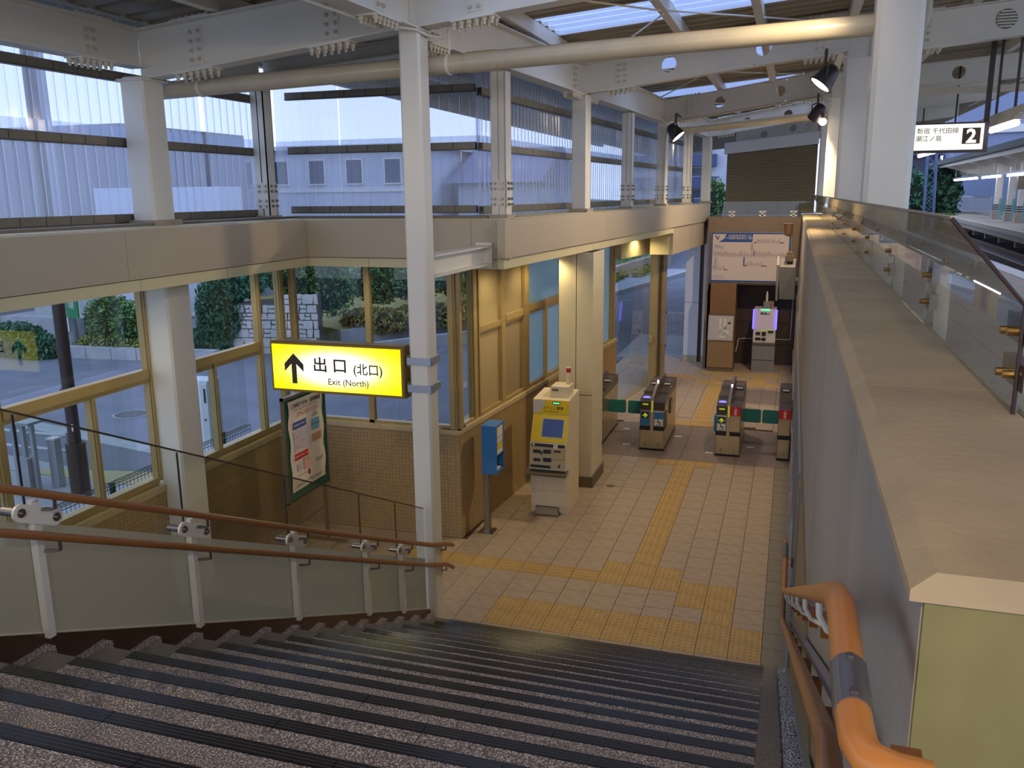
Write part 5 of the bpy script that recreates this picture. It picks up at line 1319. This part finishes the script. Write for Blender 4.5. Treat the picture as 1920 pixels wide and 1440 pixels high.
# low green mesh fence outside the left windows
mf = thing('mesh_fence', 'dark green welded mesh fence just outside the left windows', 'fence', (-6.6,0,0))
part('post', MB().cyl((-6.62,1.35,0),(-6.62,1.35,1.32),0.03,8), M['meshfence'], mf); part('post', MB().cyl((-6.62,-0.55,0),(-6.62,-0.55,1.28),0.03,8), M['meshfence'], mf); part('post', MB().cyl((-6.62,-2.4,0),(-6.62,-2.4,1.28),0.03,8), M['meshfence'], mf)
wi = MB(); y = -3.0
while y < 1.9:
    wi.box(-6.602,-6.598,y-0.002,y+0.002,0.2,1.27)
    wi.box(-6.66,-6.60,y-0.002,y+0.002,1.266,1.27); y += 0.055
for z in (1.27,1.22,1.0,0.8,0.6): wi.box(-6.604,-6.596,-3.0,1.9,z-0.003,z+0.003)
wi.box(-6.664,-6.656,-3.0,1.9,1.262,1.27); wi.box(-6.664,-6.656,-3.0,1.9,1.22,1.226)
part('wires', wi, M['meshfence'], mf, kind='stuff')
dp = thing('street_pole', 'dark brown street pole standing close outside the left window', 'pole', (-9.66,2.0,GZ))
part('shaft', MB().cyl((-9.66,2.0,GZ),(-9.66,2.0,6.5),0.085,16), M['pole_dark'], dp, smooth=True)
part('base_sleeve', MB().cyl((-9.66,2.0,GZ),(-9.66,2.0,0.75),0.135,16), M['pole_dark'], dp, smooth=True)
part('collar', MB().cyl((-9.66,2.0,1.42),(-9.66,2.0,1.56),0.115,16), M['pole_dark'], dp, smooth=True)
part('sticker', MB().box(-9.60,-9.575,1.91,1.915,0.95,1.05), M['white'], dp)
sc_ = thing('street_cabinet', 'pale grey street cabinet outside, right of the white column', 'cabinet', (-9.5,4.75,GZ))
part('body', MB().bbox(-9.74,-9.32,4.6,4.95,GZ,1.14,0.015), mat('cabinet_grey',(206,212,214),0.5), sc_)
part('door', MB().box(-9.52,-9.33,4.585,4.6,GZ+0.1,1.08), D.materials['cabinet_grey'], sc_)
part('vent', MB().box(-9.40,-9.36,4.58,4.586,0.75,1.0), M['inkblack'], sc_); part('lock', MB().cyl((-9.40,4.585,0.45),(-9.40,4.57,0.45),0.02,8), M['bolt_metal'], sc_)
bd = thing('bollard', 'square grey bollard beside the dark street pole', 'bollard', (-10.27,2.2,GZ))
part('shaft', MB().box(-10.34,-10.2,2.14,2.26,GZ,0.70), M['galv'], bd); part('cap', MB().box(-10.35,-10.19,2.13,2.27,0.70,0.725), M['white'], bd)
gd = thing('guard_rail', 'two-bar tubular guard rail outside at the far left', 'railing', (-10.6,2.4,GZ))
for z in (0.66,0.42): part('bar', MB().tube([(-11.6,2.5,z),(-10.3,2.5,z),(-10.14,2.5,z-0.03),(-10.10,2.5,z-0.14)],0.03,8), M['galv'], gd, smooth=True)
for x in (-11.1,-10.3): part('upright', MB().cyl((x,2.5,GZ),(x,2.5,0.72),0.035,8), M['galv'], gd)
gs = thing('sign_stand', 'slatted grey metal stand at the far left outside', 'stand', (-10.6,2.0,GZ))
part('top_plate', MB().box(-10.85,-10.34,1.85,2.15,0.98,1.02), M['galv'], gs)
for x in (-10.8,-10.62,-10.45): part('leg', MB().box(x-0.03,x+0.03,1.97,2.03,GZ,0.98), M['galv'], gs)
part('pedestal', MB().box(-10.72,-10.5,1.9,2.1,GZ,0.45), M['pole_grey'], gs)
up1 = thing('utility_pole', 'thick concrete utility pole with a green plate across the street', 'pole', (-19.3,11.7,GZ))
part('shaft', MB().cyl((-19.3,11.7,GZ),(-19.3,11.7,8),0.19,14,0.15), M['pole_grey'], up1, smooth=True)
part('green_plate', MB().box(-19.1,-18.72,11.45,11.5,0.95,1.85), mat('green_plate',(30,130,80),0.5), up1); text('lettering','止\n場',0.22,(-18.92,11.44,1.4),(1,0,0),(0,0,1),M['white'],up1)
part('notice', MB().box(-19.38,-19.12,11.48,11.5,0.55,0.95), M['white'], up1)
up2 = thing('utility_pole', 'slimmer grey utility pole left of the stone wall', 'pole', (-15.5,11.6,GZ))
part('shaft', MB().cyl((-15.5,11.6,GZ),(-15.5,11.6,8),0.16,14,0.13), M['pole_grey'], up2, smooth=True)
part('cover', MB().cyl((-15.36,11.48,0.1),(-15.36,11.48,3.5),0.03,6), M['galv'], up2)
# foliage
def leaves(mb, c, r, n, s, box=False, up=0.0):
    for _ in range(n):
        if box: p = Vector((random.uniform(-1,1)*r[0],random.uniform(-1,1)*r[1],random.uniform(-1,1)*r[2]))
        else:
            v = Vector((random.gauss(0,1),random.gauss(0,1),random.gauss(0,1))).normalized(); k = random.uniform(0.72,1.05)
            p = Vector((v.x*r[0]*k,v.y*r[1]*k,v.z*r[2]*k))
        p += Vector(c)
        a = Vector((random.gauss(0,1),random.gauss(0,1),random.gauss(0,1)+up)).normalized(); b = a.orthogonal().normalized()
        b.rotate(Matrix.Rotation(random.uniform(0,6.28),3,a)); q = s*random.uniform(0.6,1.3)
        mb.add([p-a*q,p+b*q*0.45,p+a*q,p-b*q*0.45],[(0,1,2,3)])
    return mb
def shrub(label, blobs, mt, n, s, name='shrub', group='shrubs across the street', base=None, up=0.0, core=True):
    c0 = blobs[0][0]
    t = thing(name, label, 'shrub', (c0[0],c0[1],GZ), 0, group)
    mb = MB(); cm = MB()
    for c, r in blobs:
        leaves(mb, c, r, n, s, up=up)
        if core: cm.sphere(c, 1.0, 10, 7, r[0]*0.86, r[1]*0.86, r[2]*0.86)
    part('foliage', mb, M[mt], t, kind='stuff')
    if name == 'tree': part('trunk', MB().cyl((c0[0],c0[1],GZ),(c0[0],c0[1],c0[2]),0.12,8), M['pole_dark'], t)
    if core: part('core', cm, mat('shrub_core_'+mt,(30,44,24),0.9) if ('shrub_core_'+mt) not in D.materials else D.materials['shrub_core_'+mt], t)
    return t
random.seed(21)
shrub('dark juniper bush left of the dark pole, across the street', [((-20.8,11.2,0.25),(1.1,0.6,0.55)),((-19.9,11.1,0.1),(0.7,0.5,0.4))], 'leaf_dark', 2200, 0.08)
shrub('tall green bush right of the thick utility pole', [((-18.3,12.2,0.75),(0.75,0.6,0.85)),((-17.5,12.2,0.6),(0.7,0.6,0.75))], 'leaf', 2200, 0.07)
shrub('low clipped hedge behind the stone kerb across the street', [((-18.0,11.8,0.1),(1.4,0.45,0.35)),((-16.6,11.9,0.1),(0.9,0.45,0.38))], 'leaf_yel', 2000, 0.055)
shrub('upright green bush just left of the white column', [((-16.5,12.1,0.55),(0.5,0.45,0.75))], 'leaf', 1800, 0.065)
shrub('drooping dark green shrub hanging over the left end of the stone wall', [((-15.2,13.0,1.1),(0.75,0.45,1.05)),((-14.7,13.2,1.9),(0.9,0.5,0.5)),((-15.4,12.7,0.2),(0.6,0.4,0.5))], 'leaf_dark', 2400, 0.08, up=1.5)
shrub('white-flowered bush above the stone wall', [((-13.6,14.3,2.1),(0.9,0.7,0.7)),((-12.6,14.6,1.7),(0.8,0.7,0.9))], 'leaf', 2200, 0.07)
shrub('long trimmed hedge on the bank behind the exit sign', [((-11.9,16.3,1.7),(0.9,0.7,0.75)),((-10.9,16.9,1.75),(0.9,0.7,0.75)),((-9.8,17.6,1.85),(0.9,0.7,0.75)),((-8.7,18.3,1.95),(0.9,0.7,0.75))], 'leaf', 2400, 0.07)
shrub('bushy end of the hedge behind the stair-foot post', [((-8.0,19.0,2.0),(0.8,0.7,0.8)),((-7.3,19.9,2.0),(0.8,0.7,0.85)),((-6.9,20.8,2.0),(0.7,0.7,0.9))], 'leaf', 2000, 0.07)
shrub('dry yellowish ground cover on the bank', [((-11.6,15.6,0.55),(1.2,0.6,0.4)),((-10.2,16.4,0.65),(1.2,0.6,0.4)),((-8.6,17.4,0.8),(1.2,0.6,0.4)),((-7.2,18.3,0.95),(1.1,0.6,0.4))], 'grass', 2200, 0.07, up=1.2)
# planter kerb, stone wall, bank walls
kb = thing('planter_kerb', 'low stone kerb in front of the hedge across the street', 'kerb', (-17,11.4,GZ))
for i in range(9):
    a = -21.5+0.78*i; ya = 10.9+0.075*i*1.1
    part('kerb_stone', MB().hexa([(a,ya,GZ),(a+0.76,ya+0.08,GZ),(a+0.76,ya+0.33,GZ),(a,ya+0.25,GZ),(a,ya,GZ+0.33),(a+0.76,ya+0.08,GZ+0.33),(a+0.76,ya+0.33,GZ+0.33),(a,ya+0.25,GZ+0.33)]), M['kerb'], kb)
sw = thing('stone_wall', 'wall of pale irregular squared stones with dark joints across the street', 'wall', (-13.7,13.2,GZ))
A2, B2 = Vector((-15.1,12.88,0)), Vector((-12.35,13.5,0)); dw = (B2-A2).normalized(); nw = Vector((dw.y,-dw.x,0)); LW = (B2-A2).length
def swp(u, z, o): q = A2+dw*u+nw*o; return (q.x,q.y,z)
part('backing', MB().hexa([swp(0,GZ,-0.3),swp(LW,GZ,-0.3),swp(LW,GZ,0),swp(0,GZ,0),swp(0,1.25,-0.3),swp(LW,1.55,-0.3),swp(LW,1.55,0),swp(0,1.25,0)]), M['stonejoint'], sw)
random.seed(4)
z = GZ; k = 0
while z < 1.42:
    h = random.uniform(0.17,0.30); u = random.uniform(-0.1,0)
    while u < LW:
        w_ = random.uniform(0.14,0.36); u0, u1 = max(u,0), min(u+w_,LW)
        if u1-u0 > 0.06 and z+h < 1.3+0.3*u0/LW+0.08:
            g = 0.014; j = lambda: random.uniform(-0.022,0.022)
            parts2 = [(z,h)] if random.random() > 0.35 else [(z,h*0.5),(z+h*0.5,h*0.5)]
            for zz, hh in parts2:
                d0 = 0.03+random.uniform(0,0.02)
                c = [(u0+g+j(),zz+g),(u1-g+j(),zz+g+j()*0.5),(u1-g+j(),zz+hh-g),(u0+g+j(),zz+hh-g+j()*0.5)]
                part('stone', MB().hexa([swp(c[0][0],c[0][1],0),swp(c[1][0],c[1][1],0),swp(c[2][0],c[2][1],0),swp(c[3][0],c[3][1],0),swp(c[0][0],c[0][1],d0),swp(c[1][0],c[1][1],d0),swp(c[2][0],c[2][1],d0),swp(c[3][0],c[3][1],d0)]), M['stonelight'], sw)
        u += w_
    z += h
bw = thing('bank_wall', 'grey concrete retaining kerb stepping up the bank behind the exit sign', 'kerb', (-9.5,16,GZ))
def ramp(a, b, za, zb_, t=0.2):
    a, b = Vector(a), Vector(b); d = (b-a).normalized(); s = Vector((-d.y,d.x))*t
    return MB().hexa([(a.x,a.y,GZ),(b.x,b.y,GZ),(b.x+s.x,b.y+s.y,GZ),(a.x+s.x,a.y+s.y,GZ),(a.x,a.y,za),(b.x,b.y,zb_),(b.x+s.x,b.y+s.y,zb_),(a.x+s.x,a.y+s.y,za)])
part('upper_kerb', ramp((-12.3,14.6),(-6.6,19.6),0.35,1.1), M['kerb'], bw)
part('lower_kerb', ramp((-11.9,13.7),(-8.4,16.4),0.05,0.30), M['kerb'], bw); part('lower_kerb', ramp((-8.4,16.4),(-6.2,18.9),0.28,0.40), M['kerb'], bw)
part('bank_fill', MB().hexa([(-12.3,14.8,GZ),(-6.6,19.8,GZ),(-9,24,GZ),(-20,18,GZ),(-12.3,14.8,0.34),(-6.6,19.8,1.05),(-9,24,1.3),(-20,18,0.6)]), M['grass'], bw)
# houses
hs = thing('house', 'pale blue-grey house with dark windows behind the hedge and the screens', 'house', (-17,24,GZ))
part('wall', MB().box(-34,-13.3,23,30,GZ,5.95), M['house'], hs); part('eaves', MB().box(-34.3,-13.0,22.7,30,5.95,6.1), M['white'], hs); part('band', MB().box(-34,-13.28,22.95,23.0,4.35,4.48), M['white'], hs)
for i in range(11):
    x = -31+1.62*i
    wn = part('window', MB().box(x,x+0.75,22.93,22.99,4.62,5.6), M['white'], hs); part('pane', MB().box(x+0.06,x+0.69,22.92,22.93,4.68,5.54), M['darkwin'], wn)
for x in (-18.6,-15.8):
    wn = part('window', MB().box(x,x+1.5,22.93,22.99,1.7,3.2), M['white'], hs); part('pane', MB().box(x+0.08,x+1.42,22.92,22.93,1.78,3.12), M['darkwin'], wn)
h2 = thing('house', 'house with a purple tiled roof glimpsed through the middle screen', 'house', (-11,26,GZ))
part('wall', MB().box(-12.6,-9.4,25,31,GZ,4.7), M['house'], h2)
for x in (-12.2,-10.8):
    wn = part('window', MB().box(x,x+1.1,24.93,24.99,1.9,3.3), M['white'], h2); part('pane', MB().box(x+0.08,x+1.02,24.92,24.93,1.98,3.22), M['darkwin'], wn)
part('roof', MB().prism([(24.5,4.65),(28,6.1),(31.5,4.65)],-12.9,-9.1,'x'), M['rooftile'], h2)
h3 = thing('street_house', 'dark grey house front with pale steps at the far left', 'house', (-26,14,GZ))
part('wall', MB().box(-34,-20.2,15.5,22,GZ,6.5), M['house2'], h3); part('step', MB().box(-24.0,-21.0,13.6,15.5,GZ,0.55), M['kerb'], h3); part('step', MB().box(-23.2,-20.3,14.2,15.5,0.55,1.0), M['kerb'], h3)
part('doorway', MB().box(-28.5,-26.4,15.4,15.5,GZ,2.4), mat('warm_door',(190,110,60),0.5), h3)
h4 = thing('street_wall', 'plain pale house wall behind the bushes left of the white column', 'house', (-18,14,GZ))
part('wall', MB().box(-20.1,-15.6,14.0,15.0,GZ,4.5), M['house'], h4); part('ledge', MB().box(-20.1,-15.6,13.94,14.0,0.72,0.80), M['white'], h4)
# beyond the door: bank, kerb, hill
rd = thing('road_bank', 'grassy bank with a concrete retaining wall up the road beyond the door', 'bank', (-8.5,42,GZ))
part('retaining_wall', MB().hexa([(-9.7,27.5,GZ),(-6.9,46,GZ),(-7.3,46.2,GZ),(-10.1,27.7,GZ),(-9.7,27.5,0.35),(-6.9,46,0.75),(-7.3,46.2,0.75),(-10.1,27.7,0.35)]), M['concrete'], rd)
part('slope', MB().hexa([(-10.0,27.6,GZ),(-7.2,46.1,GZ),(-9,58,GZ),(-24,46,GZ),(-10.0,27.6,0.33),(-7.2,46.1,0.72),(-9,58,3.5),(-24,46,4.5)]), mat('bank_green',(70,104,52),0.8,var=0.4,scale=1.5), rd)
lvs = MB()
random.seed(8)
for _ in range(2600):
    t_ = random.random(); q = random.random(); x = -10.0+2.8*t_-q*5; y = 27.6+18.5*t_+q*5; zz = 0.33+0.4*t_+q*1.2
    a = Vector((random.gauss(0,.5),random.gauss(0,.5),1)).normalized(); b = a.orthogonal().normalized(); s = random.uniform(0.1,0.28); p = Vector((x,y,zz+0.1))
    lvs.add([p-a*s,p+b*s*0.5,p+a*s,p-b*s*0.5],[(0,1,2,3)])
part('plants', lvs, M['leaf'], rd, kind='stuff')
part('kerb', ramp((-7.4,28.0),(-4.9,42.0),GZ+0.16,GZ+0.18,0.4), M['kerb'], rd)
st_ = leaves(leaves(MB(),(-8.2,34,0.05),(0.3,3.0,0.22),900,0.12,box=True),(-7.4,39.5,0.08),(0.3,3.0,0.22),700,0.12,box=True)
part('verge_plants', st_, M['leaf_yel'], rd, kind='stuff')
part('footway', MB().hexa([(-9.6,28.2,GZ),(-7.5,28.2,GZ),(-5.1,42,GZ),(-7.2,42,GZ),(-9.6,28.2,GZ+0.12),(-7.5,28.2,GZ+0.12),(-5.1,42,GZ+0.12),(-7.2,42,GZ+0.12)]), M['pavement'], rd)
ap = thing('apartment_block', 'apartment block with blue-grey balconies beyond the last screen column', 'building', (-7,62,GZ))
part('wall', MB().box(-13,-5.15,62,72,GZ,15), M['house'], ap)
for i in range(5):
    z = 2.9+1.65*i
    part('balcony', MB().box(-12.5,-5.75,61.2,62,z-0.02,z+0.85), mat('balcony_blue',(70,82,116),0.6) if 'balcony_blue' not in D.materials else D.materials['balcony_blue'], ap)
    wn = part('window', MB().box(-7.9,-6.3,61.95,61.99,z+0.85,z+1.55), M['white'], ap); part('pane', MB().box(-7.8,-6.4,61.93,61.95,z+0.9,z+1.5), M['darkwin'], wn)
shrub('green tree in front of the apartment block', [((-4.75,50,3.6),(0.8,0.8,1.5)),((-4.9,50,1.9),(1.0,0.9,1.6))], 'leaf', 500, 0.16, name='tree', group='trees beyond the station')
# ================================================================== PLATFORM SIDE
pf = struct('platform_floor')
part('slab', MB().box(0.55,3.75,-9.5,60,2.3,2.785), M['concrete'], pf)
fm = MB()
for i in range(10):
    for j in range(60):
        x = 0.6+0.3*i; y = -9.3+0.6*j
        fm.box(x+0.003,x+0.297,y+0.003,y+0.597,2.785,2.79)
part('paving', fm, M['plat'], pf, kind='stuff')
ed = MB()
for j in range(160): ed.box(3.62,3.92,-9.3+0.22*j,-9.3+0.22*j+0.17,2.775,2.80)
part('edge_grating', ed, M['white'], pf, kind='stuff')
tb = struct('track_bed')
part('ballast', MB().box(3.8,8.0,-9,110,1.6,2.0), M['ballast'], tb)
TR = -math.atan(0.036)
def opp(x, y, z): # local frame of the far platform
    c, s = math.cos(TR), math.sin(TR); return (7.35+x*c-y*s, 25+x*s+y*c, z)
def obox(x0,x1,y0,y1,z0,z1): return MB().hexa([opp(x0,y0,z0),opp(x1,y0,z0),opp(x1,y1,z0),opp(x0,y1,z0),opp(x0,y0,z1),opp(x1,y0,z1),opp(x1,y1,z1),opp(x0,y1,z1)])
for x, lab in ((-1.0,'nearer rail of the track beside the far platform'),(-0.25,'farther rail of the track beside the far platform')):
    single('track_rail', obox(x-0.035,x+0.035,-12,60,2.0,2.16), M['rail_steel'], lab, 'rail', 'track rails')
op = thing('far_platform', 'far platform across the tracks with dark recesses under its edge', 'platform', opp(1,10,2.0))
part('deck', obox(0,6,-20,45,2.62,2.79), M['plat'], op); part('edge_line', obox(0.0,0.12,-20,45,2.79,2.795), mat('edge_yellow',(206,196,150),0.6), op)
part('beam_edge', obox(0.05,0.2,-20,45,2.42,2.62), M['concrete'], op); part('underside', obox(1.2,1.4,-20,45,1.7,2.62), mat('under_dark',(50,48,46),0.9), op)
for i in range(12): part('bracket', obox(0.1,1.2,-14+3.2*i,-13.8+3.2*i,2.2,2.62), M['concrete'], op)
def opx(px, xloc):   # local y on the far platform where the image column px falls at depth offset xloc
    tgt = (px-960)/1611.3
    lo, hi = -20.0, 60.0
    for _ in range(50):
        m = (lo+hi)/2; d = Vector(opp(xloc,m,3.3))-CAM_LOC; v = d.dot(c_r)/d.dot(c_f)
        if v > tgt: lo = m
        else: hi = m
    return lo
for i, px in enumerate((1868,1892,1912,1945)):
    y = opx(px, 1.6)
    t = thing('far_post', ['white post with black bands on the far platform, farthest one','white post with black bands on the far platform, middle one','white post with black bands and a box on the far platform','white banded post of the far platform at the right edge'][i], 'post', opp(1.6,y,2.79), 0, 'posts on the far platform')
    part('footing', obox(1.4,1.85,y-0.25,y+0.25,2.79,3.2), M['concrete'], t)
    part('shaft', obox(1.48,1.76,y-0.14,y+0.14,3.2,5.9), WS, t)
    for q in range(3): part('band', obox(1.46,1.78,y-0.16,y+0.16,3.24+0.1*q,3.29+0.1*q), M['black'], t)
    if i == 2: part('speaker_box', obox(1.25,1.5,y-0.9,y-0.5,4.2,4.9), M['girt'], t)
    gp = part('glass_panel', obox(1.6,1.63,y-2.0,y-0.5,2.85,3.8), mat('green_glass',(110,150,150),0.2) if 'green_glass' not in D.materials else D.materials['green_glass'], t)
rf = thing('far_canopy', 'far platform canopy with dark roof edge and round-holed brackets', 'canopy', opp(0.3,15,5.7))
part('roof_edge', obox(0.0,0.25,-8,34,5.70,5.95), mat('canopy_dark',(52,58,58),0.6), rf)
part('roof', obox(0.2,5.5,-8,34,5.85,6.0), M['deck'], rf); part('gutter', obox(0.25,0.4,-8,34,5.55,5.70), WS, rf)
for i in range(9):
    y = -6+4.6*i
    a = [opp(0.3,y,5.55),opp(0.3,y,5.72),opp(3.2,y,5.72),opp(3.2,y,4.95),opp(1.6,y,5.15)]
    b = [opp(0.3,y+0.12,5.55),opp(0.3,y+0.12,5.72),opp(3.2,y+0.12,5.72),opp(3.2,y+0.12,4.95),opp(1.6,y+0.12,5.15)]
    part('bracket', MB().add(a+b,[(0,1,2,3,4),(9,8,7,6,5),(0,5,6,1),(1,6,7,2),(2,7,8,3),(3,8,9,4),(4,9,5,0)]), WS, rf)
part('light_rail', obox(0.9,1.05,-8,33,4.85,4.93), M['galv'], rf)
for i in range(9): y = -6+4.6*i; part('hanger', obox(0.95,1.0,y+0.6,y+0.66,4.93,5.5), WS, rf)
for i, (a, b) in enumerate(((1785,1826),(1836,1868),(1800,1815),(1882,1935))):
    if i == 2: continue
    y1_, y0_ = opx(a,0.97), opx(b,0.97)
    single('fluorescent_tube', obox(0.93,1.02,y0_,y1_,4.74,4.83), M['tube'], ['lit tube under the far canopy, farthest','lit tube under the far canopy, second','','lit tube under the far canopy at the right edge'][i], 'lamp', 'tubes under the far canopy')
fn = thing('platform_fence', 'grey railing at the end of the far platform', 'fence', opp(2.0,40,2.79))
ya_, yb_ = opx(1858,2.2), opx(1790,2.2)
part('top_bar', obox(2.15,2.25,ya_,yb_,3.75,3.82), M['galv'], fn); part('bottom_bar', obox(2.15,2.25,ya_,yb_,2.85,2.9), M['galv'], fn)
for i in range(26): y = ya_+(yb_-ya_)*i/25; part('bar', obox(2.18,2.22,y-0.03,y+0.03,2.9,3.75), M['galv'], fn)
bwl = thing('blue_building', 'large blue-grey windowless building behind the far platform', 'building', (16,62,GZ))
part('wall', MB().hexa([(10.35,62,GZ),(34,52,GZ),(40,70,GZ),(12.5,80,GZ),(10.9,62,16),(34,52,16),(40,70,16),(12.5,80,16)]), M['blue_wall'], bwl)
part('ledge', MB().hexa([(11.0,61.6,8.0),(34,51.6,8.0),(34,52.1,8.0),(11.0,62.1,8.0),(11.0,61.6,8.5),(34,51.6,8.5),(34,52.1,8.5),(11.0,62.1,8.5)]), M['white'], bwl)
shrub('dark leafy trees beyond the tracks beside the lattice pylon', [((6.6,52,3.6),(1.6,1.2,2.0)),((8.8,54,3.8),(1.3,1.2,2.2)),((5.2,50,2.8),(1.6,1.2,1.4))], 'leaf_dark', 900, 0.22, name='tree', group='trees beyond the station')
shrub('bright green bushes at the foot of the dark trees', [((6.2,47,2.2),(1.7,0.8,0.9)),((8.2,48,2.1),(1.4,0.8,0.8))], 'leaf', 800, 0.16)
py_ = thing('lattice_pylon', 'blue-grey lattice pylon left of the blue building', 'pylon', (7.1,45,1.5))
for sx in (-0.2,0.2):
    for sy in (-0.2,0.2): part('leg', MB().cyl((7.1+sx*1.25,45+sy*1.25,1.5),(6.92+sx,45+sy,8.0),0.045,6), mat('pylon_blue',(96,112,150),0.5) if 'pylon_blue' not in D.materials else D.materials['pylon_blue'], py_)
lt = MB()
for i in range(12):
    z = 1.6+0.45*i; x = 7.1-0.026*i
    lt.cyl((x-0.22,44.8,z),(x+0.22,44.8,z+0.45),0.02,5); lt.cyl((x+0.22,44.8,z),(x-0.22,44.8,z+0.45),0.02,5)
part('lattice', lt, D.materials['pylon_blue'], py_)
h5 = thing('hill_houses', 'cluster of pale houses on the hill above the trees', 'house', (9,75,GZ))
part('wall', MB().box(6.5,9.0,75,80,GZ,6.2), M['house'], h5); part('wall', MB().box(9.4,12.0,78,82,GZ,7.2), M['house2'], h5)
part('roof', MB().prism([(6.2,6.2),(9.3,6.2),(7.8,7.4)],74.5,80.5,'y'), M['rooftile'], h5); part('roof', MB().prism([(9.1,7.2),(12.3,7.2),(10.7,8.4)],77.5,82.5,'y'), M['rooftile'], h5)
for i in range(3):
    wn = part('window', MB().box(6.8+0.75*i,7.2+0.75*i,74.94,75.0,4.6,5.3), M['white'], h5); part('pane', MB().box(6.85+0.75*i,7.15+0.75*i,74.92,74.94,4.65,5.25), M['darkwin'], wn)
# platform sign, tubes, cross beam
ps_ = thing('platform_sign', 'lit white platform sign with a black 2 square behind the wide column', 'sign', (1.7,6.0,4.7))
part('case', MB().box(0.95,2.50,6.0,6.16,4.70,5.10), M['pole_dark'], ps_)
part('lit_face', MB().box(0.97,2.44,5.995,6.0,4.735,5.075), emat('sign_white',(255,252,240),1.0), ps_)
part('number_square', MB().box(2.18,2.40,5.992,5.995,4.81,5.02), M['ink'], ps_)
text('lettering','2',0.25,(2.29,5.990,4.905),(1,0,0),(0,0,1),emat('sign_number',(255,255,250),1.4),ps_,bold=0.03)
text('lettering','新百合ヶ丘 新宿 千代田線',0.083,(2.13,5.990,4.985),(1,0,0),(0,0,1),M['inkblack'],ps_,align='RIGHT',bold=0.004)
text('lettering','相模大野 片瀬江ノ島',0.083,(1.93,5.990,4.885),(1,0,0),(0,0,1),M['inkblack'],ps_,align='RIGHT',bold=0.004)
part('hanger', MB().box(2.44,2.50,6.05,6.11,5.1,6.58), M['pole_dark'], ps_); part('hanger', MB().box(1.1,1.16,6.05,6.11,5.1,6.47), M['pole_dark'], ps_)
for i,(a,b,x,lab) in enumerate(((5.0,6.5,2.62,'bright platform tube right of the 2 sign'),(11.0,16.0,2.86,'bright platform tube just under the 2 sign'))):
    t = thing('platform_tube', lab, 'lamp', (x,a,5.0), 0, 'platform tubes')
    part('tube', MB().cyl((x,a,5.0),(x,b,5.0),0.035,10), M['tube'], t); part('batten', MB().box(x-0.05,x+0.05,a-0.05,b+0.05,5.04,5.10), M['pipe'], t)
    part('channel', MB().box(x-0.03,x+0.03,a-0.4,b+3,5.10,5.2), M['pipe'], t)
    for y in (a+0.2,b-0.2): part('hanger', MB().box(x-0.015,x+0.015,y-0.015,y+0.015,5.2,6.58), M['pole_dark'], t)
single('canopy_rail', MB().box(0.9,5.2,7.55,7.62,5.62,5.72), M['pipe'], 'yellowish horizontal rail below the platform beams', 'rail')
